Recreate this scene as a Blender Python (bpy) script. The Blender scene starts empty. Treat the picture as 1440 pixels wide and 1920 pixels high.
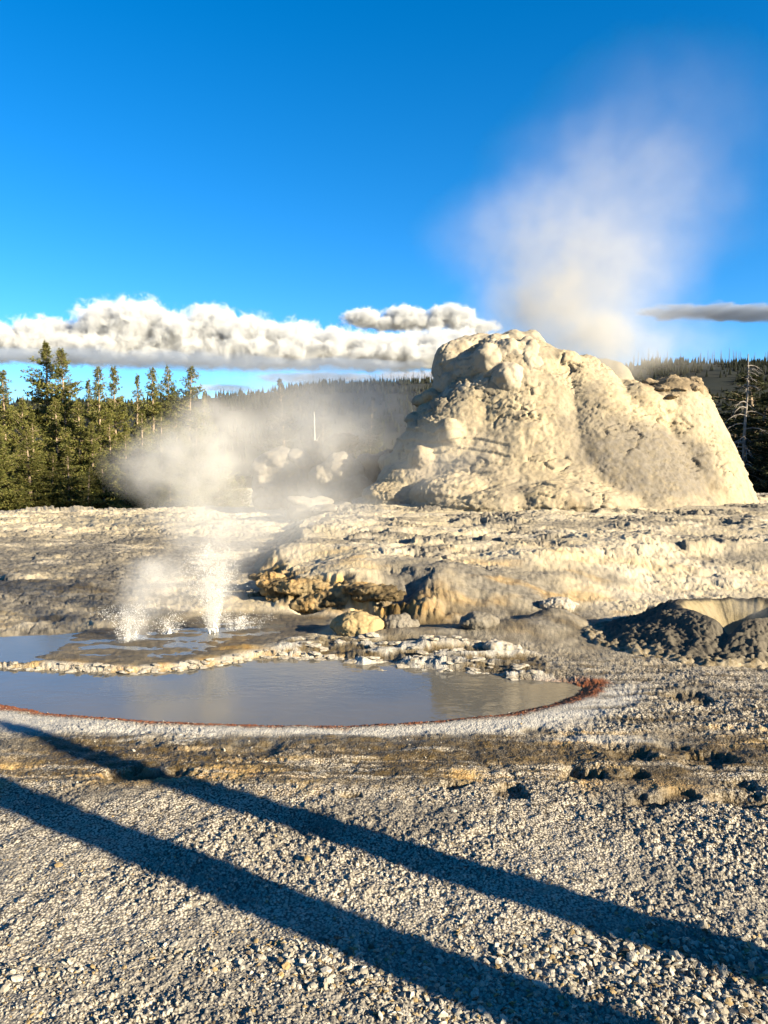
import bpy, bmesh, math, random
import numpy as np
from mathutils import Vector, Matrix, Euler

random.seed(5)
RNG = np.random.RandomState(11)
C = bpy.context.scene.collection
SC = bpy.context.scene
R = math.radians

# ------------------------------------------------------------------ camera, sky, sun, exposure
CAM_H = 2.0
F = 1420.0                      # focal length in pixels of the 1440x1920 photograph
PITCH = math.atan(80.0 / F)     # looking slightly down
cam_d = bpy.data.cameras.new("camera")
cam = bpy.data.objects.new("camera", cam_d)
C.objects.link(cam)
cam.location = (0, 0, CAM_H)
cam.rotation_euler = (math.pi / 2 - PITCH, 0, 0)
cam_d.sensor_fit = 'VERTICAL'
cam_d.sensor_height = 36.0
cam_d.sensor_width = 36.0
cam_d.lens = 36.0 * F / 1920.0
cam_d.clip_end = 30000
cam_d.clip_start = 0.05
SC.camera = cam

SUN_EL = 18.0
SUN_AZ = math.atan2(0.837, -0.547)          # clockwise from +Y
sun_dir = Vector((math.sin(SUN_AZ) * math.cos(R(SUN_EL)), math.cos(SUN_AZ) * math.cos(R(SUN_EL)), math.sin(R(SUN_EL))))
world = bpy.data.worlds.new("World")
SC.world = world
world.use_nodes = True
wn = world.node_tree
bg = wn.nodes['Background']
sky = wn.nodes.new('ShaderNodeTexSky')
sky.sky_type = 'NISHITA'
sky.sun_disc = False
sky.sun_elevation = R(SUN_EL)
sky.sun_rotation = SUN_AZ
sky.altitude = 2200
sky.air_density = 1.0
sky.dust_density = 0.3
sky.ozone_density = 3.0
hsv = wn.nodes.new('ShaderNodeHueSaturation')
hsv.inputs['Saturation'].default_value = 1.34
hsv.inputs['Hue'].default_value = 0.500
wn.links.new(sky.outputs[0], hsv.inputs['Color'])
wn.links.new(hsv.outputs[0], bg.inputs['Color'])
bg.inputs['Strength'].default_value = 0.050

sl = bpy.data.lights.new("sun", 'SUN')
so = bpy.data.objects.new("sun", sl)
C.objects.link(so)
so.rotation_euler = (-sun_dir).to_track_quat('-Z', 'Y').to_euler()
sl.energy = 5.0
sl.angle = R(0.5)
sl.color = (1.0, 0.85, 0.61)

SC.view_settings.view_transform = 'Standard'
SC.view_settings.look = 'None'
SC.view_settings.exposure = 2.35
SC.view_settings.gamma = 1.0
SC.render.engine = 'CYCLES'
SC.cycles.use_denoising = True
try:
    SC.cycles.denoiser = 'OPENIMAGEDENOISE'
except Exception:
    pass
SC.cycles.use_adaptive_sampling = True
SC.cycles.adaptive_threshold = 0.02
SC.cycles.max_bounces = 8
SC.cycles.diffuse_bounces = 3
SC.cycles.glossy_bounces = 3
SC.cycles.transmission_bounces = 4
SC.cycles.volume_bounces = 3
SC.cycles.transparent_max_bounces = 24
SC.cycles.volume_step_rate = 1.0
SC.cycles.volume_max_steps = 256

# ------------------------------------------------------------------ helpers
def tag(o, label=None, cat=None, group=None, kind=None):
    if label: o['label'] = label
    if cat: o['category'] = cat
    if group: o['group'] = group
    if kind: o['kind'] = kind
    return o

def empty(name, loc=(0, 0, 0)):
    o = bpy.data.objects.new(name, None)
    o.empty_display_size = 0.2
    C.objects.link(o)
    o.location = loc
    return o

def mesh_np(name, co, faces, mat, smooth=True, attrs=None):
    """co (N,3); faces (M,k) int array or list of arrays of differing k"""
    me = bpy.data.meshes.new(name)
    co = np.ascontiguousarray(co, dtype=np.float32)
    if not isinstance(faces, list): faces = [faces]
    faces = [f for f in faces if len(f)]
    tot = sum(f.shape[0] for f in faces)
    loops = np.concatenate([f.ravel() for f in faces]).astype(np.int32)
    cnt = np.concatenate([np.full(f.shape[0], f.shape[1], np.int32) for f in faces])
    start = np.concatenate([[0], np.cumsum(cnt)[:-1]]).astype(np.int32)
    me.vertices.add(len(co)); me.vertices.foreach_set('co', co.ravel())
    me.loops.add(len(loops)); me.loops.foreach_set('vertex_index', loops)
    me.polygons.add(tot)
    me.polygons.foreach_set('loop_start', start)
    me.polygons.foreach_set('loop_total', cnt)
    me.polygons.foreach_set('use_smooth', np.full(tot, smooth, dtype=bool))
    me.update(calc_edges=True)
    if attrs:
        for k, v in attrs.items():
            a = me.attributes.new(k, 'FLOAT', 'POINT')
            a.data.foreach_set('value', np.ascontiguousarray(v, dtype=np.float32))
    if mat: me.materials.append(mat)
    return me

def obj(name, me, parent=None, loc=(0, 0, 0)):
    o = bpy.data.objects.new(name, me)
    C.objects.link(o)
    o.location = loc
    if parent: o.parent = parent
    return o

def ray(px, py):
    dx = (px - 720) / F; u = (960 - py) / F
    return dx, math.cos(PITCH) + u * math.sin(PITCH), u * math.cos(PITCH) - math.sin(PITCH)

def at(px, py, Y):
    """point of the place that the photograph shows at (px,py), at depth Y"""
    dx, dy, dz = ray(px, py); t = Y / dy
    return np.array((dx * t, Y, CAM_H + dz * t))

def atz(px, py, z=0.0):
    dx, dy, dz = ray(px, py); t = (z - CAM_H) / dz
    return np.array((dx * t, dy * t))

PERM = np.random.RandomState(3).permutation(256).astype(np.int32)
PERM = np.concatenate([PERM, PERM, PERM])
_g = np.random.RandomState(4).normal(size=(256, 3)); _g /= np.linalg.norm(_g, axis=1)[:, None]
G3 = _g.astype(np.float32)
_a = np.random.RandomState(5).uniform(0, 2 * np.pi, 256)
G2 = np.stack([np.cos(_a), np.sin(_a)], 1).astype(np.float32)
RP = np.random.RandomState(6).rand(256, 3).astype(np.float32)

def perlin2(x, y):
    xi = np.floor(x).astype(np.int32); yi = np.floor(y).astype(np.int32)
    xf = (x - xi).astype(np.float32); yf = (y - yi).astype(np.float32)
    u = xf * xf * xf * (xf * (xf * 6 - 15) + 10); v = yf * yf * yf * (yf * (yf * 6 - 15) + 10)
    X = xi & 255; Y = yi & 255
    def g(a, b, dx, dy):
        h = PERM[PERM[(X + a) & 255] + ((Y + b) & 255)]
        return G2[h, 0] * dx + G2[h, 1] * dy
    a = g(0, 0, xf, yf); b = g(1, 0, xf - 1, yf)
    c = g(0, 1, xf, yf - 1); d = g(1, 1, xf - 1, yf - 1)
    ab = a + u * (b - a)
    return 1.4 * (ab + v * (c + u * (d - c) - ab))

def perlin3(x, y, z):
    xi = np.floor(x).astype(np.int32); yi = np.floor(y).astype(np.int32); zi = np.floor(z).astype(np.int32)
    xf = (x - xi).astype(np.float32); yf = (y - yi).astype(np.float32); zf = (z - zi).astype(np.float32)
    f = lambda t: t * t * t * (t * (t * 6 - 15) + 10)
    u, v, w = f(xf), f(yf), f(zf)
    def g(a, b, c):
        h = PERM[PERM[PERM[(xi + a) & 255] + ((yi + b) & 255)] + ((zi + c) & 255)]
        q = G3[h]
        return q[:, 0] * (xf - a) + q[:, 1] * (yf - b) + q[:, 2] * (zf - c)
    l = lambda a, b, t: a + t * (b - a)
    return 1.3 * l(l(l(g(0,0,0), g(1,0,0), u), l(g(0,1,0), g(1,1,0), u), v),
                   l(l(g(0,0,1), g(1,0,1), u), l(g(0,1,1), g(1,1,1), u), v), w)

def fbm2(x, y, o=4, lac=2.03, gain=0.5):
    s = 0; a = 1; t = 0
    for i in range(o):
        s = s + a * perlin2(x + 17.3 * i, y - 9.1 * i); t += a
        x = x * lac; y = y * lac; a *= gain
    return s / t

def fbm3(p, o=4, lac=2.03, gain=0.5):
    x, y, z = p[:, 0], p[:, 1], p[:, 2]
    s = 0; a = 1; t = 0
    for i in range(o):
        s = s + a * perlin3(x + 13.7 * i, y - 5.2 * i, z + 3.3 * i); t += a
        x = x * lac; y = y * lac; z = z * lac; a *= gain
    return s / t

def worley2(x, y, jit=0.9):
    xi = np.floor(x).astype(np.int32); yi = np.floor(y).astype(np.int32)
    f1 = np.full(x.shape, 9.0, np.float32); f2 = f1.copy(); idv = np.zeros(x.shape, np.float32)
    for a in (-1, 0, 1):
        for b in (-1, 0, 1):
            h = PERM[PERM[(xi + a) & 255] + ((yi + b) & 255)]
            dx = xi + a + 0.5 + jit * (RP[h, 0] - 0.5) - x; dy = yi + b + 0.5 + jit * (RP[h, 1] - 0.5) - y
            d = np.sqrt(dx * dx + dy * dy).astype(np.float32)
            n = d < f1
            f2 = np.where(n, f1, np.minimum(f2, d)); idv = np.where(n, RP[h, 2], idv); f1 = np.where(n, d, f1)
    return f1, f2, idv

def worley3(p, jit=0.9):
    pi = np.floor(p).astype(np.int32)
    f1 = np.full(len(p), 9.0, np.float32); f2 = f1.copy()
    for a in (-1, 0, 1):
        for b in (-1, 0, 1):
            for c in (-1, 0, 1):
                h = PERM[PERM[PERM[(pi[:, 0] + a) & 255] + ((pi[:, 1] + b) & 255)] + ((pi[:, 2] + c) & 255)]
                q = pi + np.array((a, b, c)) + 0.5 + jit * (RP[h] - 0.5) - p
                d = np.sqrt((q * q).sum(1)).astype(np.float32)
                n = d < f1
                f2 = np.where(n, f1, np.minimum(f2, d)); f1 = np.where(n, d, f1)
    return f1, f2

def ss(a, b, x):
    t = np.clip((x - a) / (b - a), 0, 1)
    return t * t * (3 - 2 * t)

def sdf_poly(x, y, P):
    d = np.full(x.shape, 1e9, np.float32); ins = np.zeros(x.shape, bool)
    n = len(P)
    for i in range(n):
        ax, ay = P[i]; bx, by = P[(i + 1) % n]
        ex, ey = bx - ax, by - ay
        wx, wy = x - ax, y - ay
        t = np.clip((wx * ex + wy * ey) / (ex * ex + ey * ey + 1e-12), 0, 1)
        d = np.minimum(d, (wx - ex * t) ** 2 + (wy - ey * t) ** 2)
        c = ((ay <= y) != (by <= y)) & (x < ex * (y - ay) / (ey + (1e-12 if abs(ey) < 1e-12 else 0)) + ax)
        ins ^= c
    d = np.sqrt(d)
    return np.where(ins, -d, d)

def dist_line(x, y, P):
    d = np.full(x.shape, 1e9, np.float32)
    for i in range(len(P) - 1):
        ax, ay = P[i]; bx, by = P[i + 1]
        ex, ey = bx - ax, by - ay
        wx, wy = x - ax, y - ay
        t = np.clip((wx * ex + wy * ey) / (ex * ex + ey * ey + 1e-12), 0, 1)
        d = np.minimum(d, (wx - ex * t) ** 2 + (wy - ey * t) ** 2)
    return np.sqrt(d)

def normals_np(co, quads):
    a, b, c, d = (co[quads[:, i]] for i in range(4))
    n = np.cross(c - a, d - b)
    vn = np.zeros_like(co)
    for i in range(4): np.add.at(vn, quads[:, i], n)
    return vn / (np.linalg.norm(vn, axis=1)[:, None] + 1e-9)

# ------------------------------------------------------------------ material helpers
def new_mat(name, rough=0.9, spec=0.2):
    m = bpy.data.materials.new(name); m.use_nodes = True
    nt = m.node_tree
    b = nt.nodes['Principled BSDF']
    b.inputs['Roughness'].default_value = rough
    b.inputs['Specular IOR Level'].default_value = spec
    return m, nt, b

class NB:
    def __init__(s, nt, alb=1.0): s.nt = nt; s.alb = alb
    def n(s, t, **kw):
        q = s.nt.nodes.new(t)
        for k, v in kw.items(): setattr(q, k, v)
        return q
    def put(s, sock, v):
        if isinstance(v, bpy.types.NodeSocket): s.nt.links.new(v, sock)
        elif v is not None: sock.default_value = v
    def math(s, op, a, b=None, c=None, clamp=False):
        q = s.n('ShaderNodeMath', operation=op); q.use_clamp = clamp
        s.put(q.inputs[0], a); s.put(q.inputs[1], b); s.put(q.inputs[2], c)
        return q.outputs[0]
    def vmath(s, op, a, b=None, out=0):
        q = s.n('ShaderNodeVectorMath', operation=op)
        s.put(q.inputs[0], a); s.put(q.inputs[1], b)
        return q.outputs[out]
    def noise(s, vec, scale, detail=4, rough=0.55, dist=0.0, out='Fac'):
        q = s.n('ShaderNodeTexNoise')
        s.put(q.inputs['Vector'], vec); q.inputs['Scale'].default_value = scale
        q.inputs['Detail'].default_value = detail; q.inputs['Roughness'].default_value = rough
        q.inputs['Distortion'].default_value = dist
        return q.outputs[out]
    def voro(s, vec, scale, feature='F1', out='Distance', rand=1.0):
        q = s.n('ShaderNodeTexVoronoi', feature=feature)
        s.put(q.inputs['Vector'], vec); q.inputs['Scale'].default_value = scale
        q.inputs['Randomness'].default_value = rand
        return q.outputs[out]
    def map(s, v, a, b, c=0.0, d=1.0, smooth=True):
        q = s.n('ShaderNodeMapRange', interpolation_type='SMOOTHSTEP' if smooth else 'LINEAR')
        s.put(q.inputs['Value'], v)
        for i, k in zip((1, 2, 3, 4), (a, b, c, d)): q.inputs[i].default_value = k
        return q.outputs[0]
    def mix(s, f, a, b):
        q = s.n('ShaderNodeMix', data_type='RGBA')
        s.put(q.inputs[0], f)
        s.put(q.inputs[6], a if isinstance(a, bpy.types.NodeSocket) else (*[c * s.alb for c in a], 1))
        s.put(q.inputs[7], b if isinstance(b, bpy.types.NodeSocket) else (*[c * s.alb for c in b], 1))
        return q.outputs[2]
    def attr(s, name):
        q = s.n('ShaderNodeAttribute', attribute_name=name); return q.outputs['Fac']
    def scalev(s, vec, v):
        q = s.n('ShaderNodeMapping'); s.put(q.inputs['Vector'], vec); q.inputs['Scale'].default_value = v
        return q.outputs[0]
    def pos(s): return s.n('ShaderNodeNewGeometry').outputs['Position']
    def objco(s): return s.n('ShaderNodeTexCoord').outputs['Object']
    def bump(s, h, strength, dist, normal=None):
        q = s.n('ShaderNodeBump'); s.put(q.inputs['Height'], h)
        q.inputs['Strength'].default_value = strength; q.inputs['Distance'].default_value = dist
        if normal: s.put(q.inputs['Normal'], normal)
        return q.outputs[0]

# ------------------------------------------------------------------ terrain layout (plan coordinates, metres)
POOL_Z, UP_Z = -0.06, -0.015
POOL = [tuple(atz(px, py, POOL_Z)) for px, py in [
    (-420,1290),(-200,1305),(0,1322),(100,1340),(300,1355),(500,1362),(650,1363),(800,1355),(950,1340),(1030,1323),(1080,1306),
    (1098,1290),(1062,1278),(950,1272),(925,1262),(860,1258),(760,1250),(730,1240),(680,1246),(640,1236),(560,1233),(480,1232),(440,1243),(370,1252),(330,1257),
    (250,1262),(130,1257),(0,1251),(-420,1245)]]
UPOOL = [tuple(atz(px, py, UP_Z)) for px, py in [
    (-420,1235),(0,1239),(130,1243),(250,1247),(330,1241),(430,1228),(470,1216),(520,1206),(570,1192),(600,1180),(610,1164),(540,1158),
    (480,1156),(400,1158),(330,1168),(200,1184),(100,1192),(0,1196),(-420,1200)]]
LEDGE = [tuple(atz(px, py - 5, -0.02)) for px, py in [(-420,1241),(0,1247),(130,1252),(250,1257),(330,1252),(430,1238),(480,1228),(560,1229),(640,1232)]]
BANK = [tuple(atz(px, py, 0)) for px, py in [(468,1080),(480,1125),(520,1148),(640,1154),(740,1172),(860,1178),(1000,1168),(1100,1152),(1250,1138),(1440,1125),(1800,1118)]]
TERR = BANK + [(26.0, 13.0), (26.0, 34.0), (-3.4, 34.0), (-3.0, 20.0), (-2.3, 15.0)]
CRATER = at(1395, 1185, 8.75)[:2]
CONE = (5.3, 24.0)

def bump_at(x, y, px, py, Y, rx, ry, h, rot=0.0):
    c = at(px, py, Y)
    dx, dy = x - c[0], y - c[1]
    if rot:
        dx, dy = dx * math.cos(rot) + dy * math.sin(rot), -dx * math.sin(rot) + dy * math.cos(rot)
    return h * np.exp(-(dx / rx) ** 2 - (dy / ry) ** 2)

def base_height(x, y):
    """ground form without its fine crust"""
    x = np.asarray(x, np.float32); y = np.asarray(y, np.float32)
    r = np.hypot(x, y)
    z = 0.54 * np.clip((y - 9.0) / 17.0, 0, 1.25)
    z = z + 0.06 * fbm2(x * 0.35, y * 0.35, 3) * ss(8, 14, y)
    dt = -sdf_poly(x, y, TERR)
    dt = dt + (0.25 * fbm2(x * 0.8, y * 0.8, 3) + 0.16 * fbm2(x * 3.1, y * 3.1, 3)) * ss(-2.0, -0.5, dt)
    w = 0.60 + 1.3 * ss(0.1, 1.4, x) + 1.2 * ss(2, 5, x)
    side = ss(-6.5, 4.0, y - 20.0)
    terr = ss(0, 1, dt / (w + side * 2.2))
    z = z + (0.5 - 0.18 * ss(-0.3, -1.5, x) * ss(14, 12, y)) * terr
    # hollow under the ochre bank, low rocky mound in front of it
    z = z + bump_at(x, y, 960, 1178, 9.1, 0.75, 0.40, 0.16) + bump_at(x, y, 1040, 1160, 9.6, 0.35, 0.30, 0.20)
    z = z + bump_at(x, y, 760, 1200, 8.9, 0.55, 0.30, 0.10) + bump_at(x, y, 860, 1225, 8.4, 0.5, 0.22, 0.07)
    z = z - bump_at(x, y, 740, 1135, 10.4, 0.42, 0.45, 0.34) - bump_at(x, y, 575, 1130, 10.6, 0.16, 0.25, 0.22)
    # apron of the cone
    dc = np.hypot((x - CONE[0]) / 6.6, (y - CONE[1]) / 5.8)
    z = z + 0.14 * np.exp(-dc ** 2 * 1.0) * ss(14, 19, y)
    z = z - 0.06 * ss(-2, -5, x) * ss(16, 24, y)
    # falls away towards the forest
    z = z - 3.6 * ss(27.5, 46, y) - 1.5 * ss(12, 30, -x) * ss(15, 30, y)
    z = z - 0.6 * ss(-3, -12, y)
    return z, terr, dt

COARSE = [(1180, 1800, 1.0, .28, 1.0), (640, 1830, .45, .2, .7), (560, 1795, .5, .16, .9), (120, 1640, .4, .2, .35), (880, 1890, .5, .2, .8), (1400, 1900, .5, .2, .9), (330, 1790, .3, .12, .6), (80, 1840, .35, .2, .5)]
PITS = [(850,1472,.10,.05),(955,1482,.13,.05),(1090,1446,.15,.07),(1190,1452,.12,.05),(1390,1470,.15,.05),(1205,1500,.16,.05),
        (1400,1500,.16,.06),(1270,1490,.10,.04),(660,1492,.06,.03),(235,1452,.16,.07),(330,1448,.12,.05),(1280,1306,.22,.05),(1180,1410,.2,.04),
        (1330,1420,.2,.05),(300,1388,.14,.03),(180,1392,.10,.02),(480,1405,.2,.02),(1010,1370,.12,.02),(1260,1400,.16,.03)]

def ground(x, y):
    """full height plus the masks that say what grows or lies where"""
    x = np.asarray(x, np.float32); y = np.asarray(y, np.float32)
    N = len(x)
    z, terr, dt = base_height(x, y)
    r = np.hypot(x, y)
    near = r < 46
    a = {k: np.zeros(N, np.float32) for k in ('a_gray', 'a_brown', 'a_ochre', 'a_orange', 'a_white', 'a_grit')}
    idx = np.nonzero(near)[0]
    X, Y = x[idx], y[idx]
    Z = z[idx]; T = terr[idx]
    d1 = sdf_poly(X, Y, POOL); d2 = sdf_poly(X, Y, UPOOL); dl = dist_line(X, Y, LEDGE)
    dcr = np.hypot(X - CRATER[0], Y - CRATER[1])
    n1 = fbm2(X * 0.9, Y * 0.9, 3); n2 = fbm2(X * 2.3 + 5, Y * 2.3, 4); n3 = fbm2(X * 0.9 + 9, Y * 7.5, 5, 2.0, 0.62)
    nst = fbm2(X * 1.3 + 31, Y * 7.0 + 7, 5, 2.0, 0.6)
    shore = ss(0.0, 0.7, d1)
    d1n = d1 + 0.05 * n2
    # ---- foreground: popcorn crust
    fg = ss(9.5, 7.0, Y)
    mid = 1 - fg
    amp = 0.35 + 1.1 * ss(-0.2, 0.4, n1)
    k = Y < 11
    Xk, Yk = X[k], Y[k]
    wx = Xk + 0.012 * perlin2(Xk * 30, Yk * 30); wy = Yk + 0.012 * perlin2(Xk * 30 + 7, Yk * 30)
    f1, f2, idv = worley2(wx / 0.0135, wy / 0.0135)
    g1, g2, idg = worley2(wx / 0.030, wy / 0.030)
    grain = (0.010 * (1 - np.minimum(f1, 1)) * (0.2 + 1.2 * idv) + 0.009 * (1 - np.minimum(g1, 1) ** 2) * (idg > 0.55))
    matb = ss(4.6, 4.9, Yk) * ss(5.8, 5.5, Yk)
    pk = amp[k] * fg[k] * (1 - 0.45 * matb) * ss(-0.04, 0.10, d1[k])
    Z[k] += grain * pk * 0.85
    Z[k] += 0.016 * fbm2(Xk * 9, Yk * 9, 3) * fg[k] * shore[k]
    Z += 0.025 * fbm2(X * 1.6 + 3, Y * 2.2, 4) * fg * shore
    # ---- little terrace steps in a band before the pool and on the right
    band = ss(4.55, 4.9, Y) * ss(6.0, 5.55, Y) * ss(0.05, 0.2, d1)
    rightside = ss(1.2, 2.0, X) * ss(4.5, 5.2, Y) * ss(8.6, 7.6, Y) * ss(0.1, 0.3, d1)
    sc = np.maximum(band, rightside)
    q = (nst * 0.6 + n2 * 0.4) * 7.0
    st = np.floor(q) + ss(0.55, 1.0, q - np.floor(q))
    Z += 0.008 * (st - 0.5) * np.maximum(band, 0.6 * rightside)
    pitn = 0.9 * fbm2(X * 7, Y * 9, 4)
    for px, py, rx, h in PITS:
        c = atz(px, py, 0.0)
        dx = (X - c[0]) / rx; dy = (Y - c[1]) / (rx * 0.75)
        dd = np.hypot(dx, dy) + 0.7 * n2 + pitn
        Z -= h * 0.9 * ss(1.1, 0.6, dd)
        a['a_brown'][idx] = np.maximum(a['a_brown'][idx], 0.75 * ss(1.3, 0.7, dd))
    # ---- middle distance: broken sinter crust, rough and smooth patches
    rough = ss(-0.12, 0.22, fbm2(X * 0.33 + 2, Y * 0.75 + 4, 3))
    left = ss(-1.6, -3.2, X - 0.12 * (Y - 10))
    topband = ss(17, 20, Y) * left
    smooth = ss(-0.3, 0.1, X) * ss(3.4, 2.4, X) * ss(12.5, 11.2, Y)
    patch2 = ss(0.02, 0.28, fbm2(X * 0.55 + 12, Y * 1.1 + 30, 3)) * ss(0.5, 0.9, T)
    rough = np.clip(np.maximum(rough * (0.55 + 0.45 * left), left * 0.75) * (1 - 0.8 * smooth), 0, 1)
    jx = X + 0.10 * n2; jy = Y + 0.16 * fbm2(X * 3 + 8, Y * 3, 3)
    w1, w2, wid = worley2(jx / 0.30, jy / 0.34)
    v1, v2, vid = worley2(jx / 0.11, jy / 0.12)
    crack = ss(0.0, 0.16, w2 - w1)
    ex = X + 0.25 * fbm2(X * 1.3 + 70, Y * 1.3, 3); ey = Y + 0.25 * fbm2(X * 1.3, Y * 1.3 + 50, 3)
    u1, u2, uid = worley2(ex / 0.55, ey / 0.40)
    tilt = (uid - 0.5) * (ex * 1.7 + ey * 0.9 - np.floor(ex * 1.7 + ey * 0.9)) * 0.10
    plate = (wid - 0.5) * 0.06 * crack + (uid - 0.5) * 0.10 + tilt - 0.05 * ss(0.08, 0.0, u2 - u1) - 0.03 * (1 - crack) * (vid > 0.4)
    fine = 0.030 * (vid - 0.5) * ss(0.02, 0.12, v2 - v1) + 0.05 * fbm2(X * 6, Y * 6, 4)
    Z += mid * (rough * 0.9 + 1.5 * patch2) * (plate * 0.75 + fine) * (0.6 + 0.6 * topband)
    rid = 1 - np.abs(fbm2(X * 1.7, Y * 2.6, 5, 2.1, 0.6)) * 2.4
    Z += mid * 0.05 * rid * (0.25 + 0.75 * rough) * (1 - 0.6 * smooth)
    # stepped ledges across the terrace
    q = fbm2(X * 0.30 + 40, Y * 0.55, 4) * 9
    st = np.floor(q) + ss(0.7, 1.0, q - np.floor(q))
    Z += mid * 0.028 * st * ss(0.5, 0.9, T) * ss(30, 26, Y)
    Z += mid * 0.016 * fbm2(X * 14, Y * 14, 3)
    # bank face: lumpy, with holes
    face = np.clip(4 * T * (1 - T), 0, 1) * ss(1.2, 0.3, X) * ss(13.5, 12, Y)
    Z += face * (0.16 * fbm2(X * 3.5, Y * 3.5, 4) + 0.14 * (0.5 - v1) + 0.05 * (vid - .5))
    a['a_brown'][idx] = np.maximum(a['a_brown'][idx], 0.95 * face * ss(-0.12, 0.12, fbm2(X * 2.2 + 9, Y * 2.2, 4)))
    # ---- pools
    ripple_edge = 0.03 * fbm2(X * 5, Y * 5, 3) + 0.012 * fbm2(X * 22, Y * 22, 2)
    e1 = d1 + ripple_edge
    Z = np.where(d1 < 0.5, Z * ss(-0.02, 0.5, d1) + (1 - ss(-0.02, 0.5, d1)) * (POOL_Z + np.clip(e1 * 0.28, -0.35, 0.06) + 0.01 * fg * 0), Z)
    gr = np.zeros(N, np.float32); gr[idx[k]] = grain
    Z += gr[idx] * ss(-0.12, 0.0, d1) * ss(0.25, 0.05, d1) * 0.7
    e2 = d2 + 0.09 * fbm2(X * 2.2, Y * 3.5, 4)
    up = ss(0.25, -0.02, e2) * ss(-0.02, 0.10, d1)
    isl = 0.020 + 0.05 * fbm2(X * 1.6 + 3, Y * 5.0, 5) + 0.012 * (0.5 - v1)
    deep = ss(atz(95, 1205)[0] + 0.3, atz(40, 1205)[0], X)
    Z = Z * (1 - up) + up * (UP_Z - 0.006 + isl - 0.10 * deep - 0.015 * ss(-0.25, -0.6, d2))
    # ledge between the pools
    lw = 0.075 + 0.05 * n2
    led = ss(1.0, 0.3, dl / lw) * ss(-0.09, -0.03, d1)
    Z = np.maximum(Z, led * (-0.012 + 0.030 * fbm2(X * 4.0, Y * 6.0, 4) + 0.010 * (0.5 - v1)) + (1 - led) * -9)
    # right-hand margin of broken crust at the far shore
    far_sh = ss(0.55, 0.02, d1) * ss(atz(480, 1232)[0], atz(560, 1232)[0], X) * ss(7.1, 7.5, Y)
    Z += far_sh * (0.025 * (vid - 0.35) + 0.03 * (0.55 - v1) * (vid > 0.3)) * ss(-0.02, 0.05, d1)
    q = (fbm2(X * 1.0 + 15, Y * 5.5, 4) + 0.12 * fbm2(X * 6, Y * 9, 2)) * 5
    stf = np.floor(q) + ss(0.75, 1.0, q - np.floor(q))
    far2 = ss(0.95, 0.5, d1) * ss(atz(470, 1225)[0], atz(560, 1225)[0], X) * ss(7.2, 7.6, Y) * ss(2.0, 1.5, X) * ss(-0.02, 0.06, d1)
    Z += far2 * 0.028 * (stf + 0.6)
    # ---- masks
    m = a
    orim = ss(0.22, 0.12, d1n + 0.05 * n2 - 0.025 * ss(1.2, 1.9, X) * ss(7.6, 7.2, Y) + 0.05 * perlin2(X * 12, Y * 12)) * ss(-0.16, -0.05, d1) * ss(7.35, 7.1, Y + 0.12 * np.abs(X + .5) * 0 )
    orim = np.where(Y > 7.0, orim * ss(0.9, 1.5, X), orim)
    m['a_orange'][idx] = orim
    led_o = ss(0.16, 0.04, dl) * ss(-0.2, 0.2, fbm2(X * 2.7 + 12, Y * 2.7, 3)) * 0.9
    upo = up * ss(0.1, 0.3, fbm2(X * 1.6 + 2, Y * 5 + 4, 3)) * ss(-0.05, -0.5, d1 * -1 - 0.02) 
    oz = ss(0.55, 0.1, np.hypot((X - atz(440, 1215)[0]) / 1.0, (Y - atz(440, 1215)[1]) / 0.30) + 0.5 * n2)
    m['a_ochre'][idx] = np.clip(np.maximum.reduce([led_o, oz * 1.1,
        face * ss(-0.25, 0.1, n2 + 0.15),
        0.75 * band * ss(-0.25, 0.3, n1) * ss(0.0, 0.25, fbm2(X * 1.4 + 61, Y * 10.0, 4)) , 0.8 * ss(4.4, 4.8, Y) * ss(5.3, 5.0, Y) * ss(-0.05, .35, fbm2(X * 1.3 + 50, Y * 2.0, 3)),
        0.5 * mid * ss(0.05, 0.4, fbm2(X * 0.8 + 77, Y * 1.7, 4)) * ss(14.5, 11.5, Y) * (1 - left)]), 0, 1)
    wpx, wpy = atz(1140, 1386, 0)
    wpatch = ss(1.0, 0.3, np.hypot((X - wpx) / 0.75, (Y - wpy) / 0.16) + 0.9 * n3)
    br = ss(4.5, 4.9, Y) * ss(0.10, 0.25, d1) * ss(0.10, -0.10, n3 - 0.30 * np.exp(-((Y - 5.33) / 0.24) ** 2) * ss(-0.45, 0.1, n1 + 0.2) - 0.02) * ss(5.72, 5.55, Y) * ss(-3.2, -2.2, X + 0.5 * n1) * 0.95
    ochn = fbm2(X * 1.4 + 61, Y * 10.0, 4)
    br = br * (1 - 0.7 * ss(0.10, 0.30, ochn) * ss(-0.25, 0.3, n1)) * (1 - 0.8 * wpatch)
    br = np.maximum(br, rightside * ss(0.08, -0.25, nst) * 0.8)
    br = np.maximum(br, 0.75 * mid * left * ss(0.0, 0.35, fbm2(X * .9 + 3, Y * 2 + 9, 4)) * ss(16, 11, Y))
    br = np.maximum(br, up * 0.55); br = np.maximum(br, far2 * 0.9 * ss(0.2, -0.3, q - 0.3))
    m['a_gray'][idx] = up
    br = np.maximum(br, 0.7 * smooth * mid * ss(10.6, 9.8, Y) * ss(-0.3, 0.2, n2))
    br = br * (1 - 0.95 * led)
    br = np.maximum(br, 0.8 * far_sh * (vid < 0.5) * ss(0.3, 0.9, X))
    m['a_brown'][idx] = np.maximum(m['a_brown'][idx], br)
    m['a_white'][idx] = np.clip(wpatch * 0.8 + far2 * ss(-0.1, 0.1, q - 0.5) * 0.8 + ss(0.18, 0.28, d1n) * ss(0.75, 0.4, d1n) * ss(7.2, 6.6, Y) + 0.55 * led * ss(-.3, .2, n2)
        + 0.7 * far_sh * (vid > 0.5) + 0.15 * ss(4.4, 3.4, Y), 0, 1)
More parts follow.
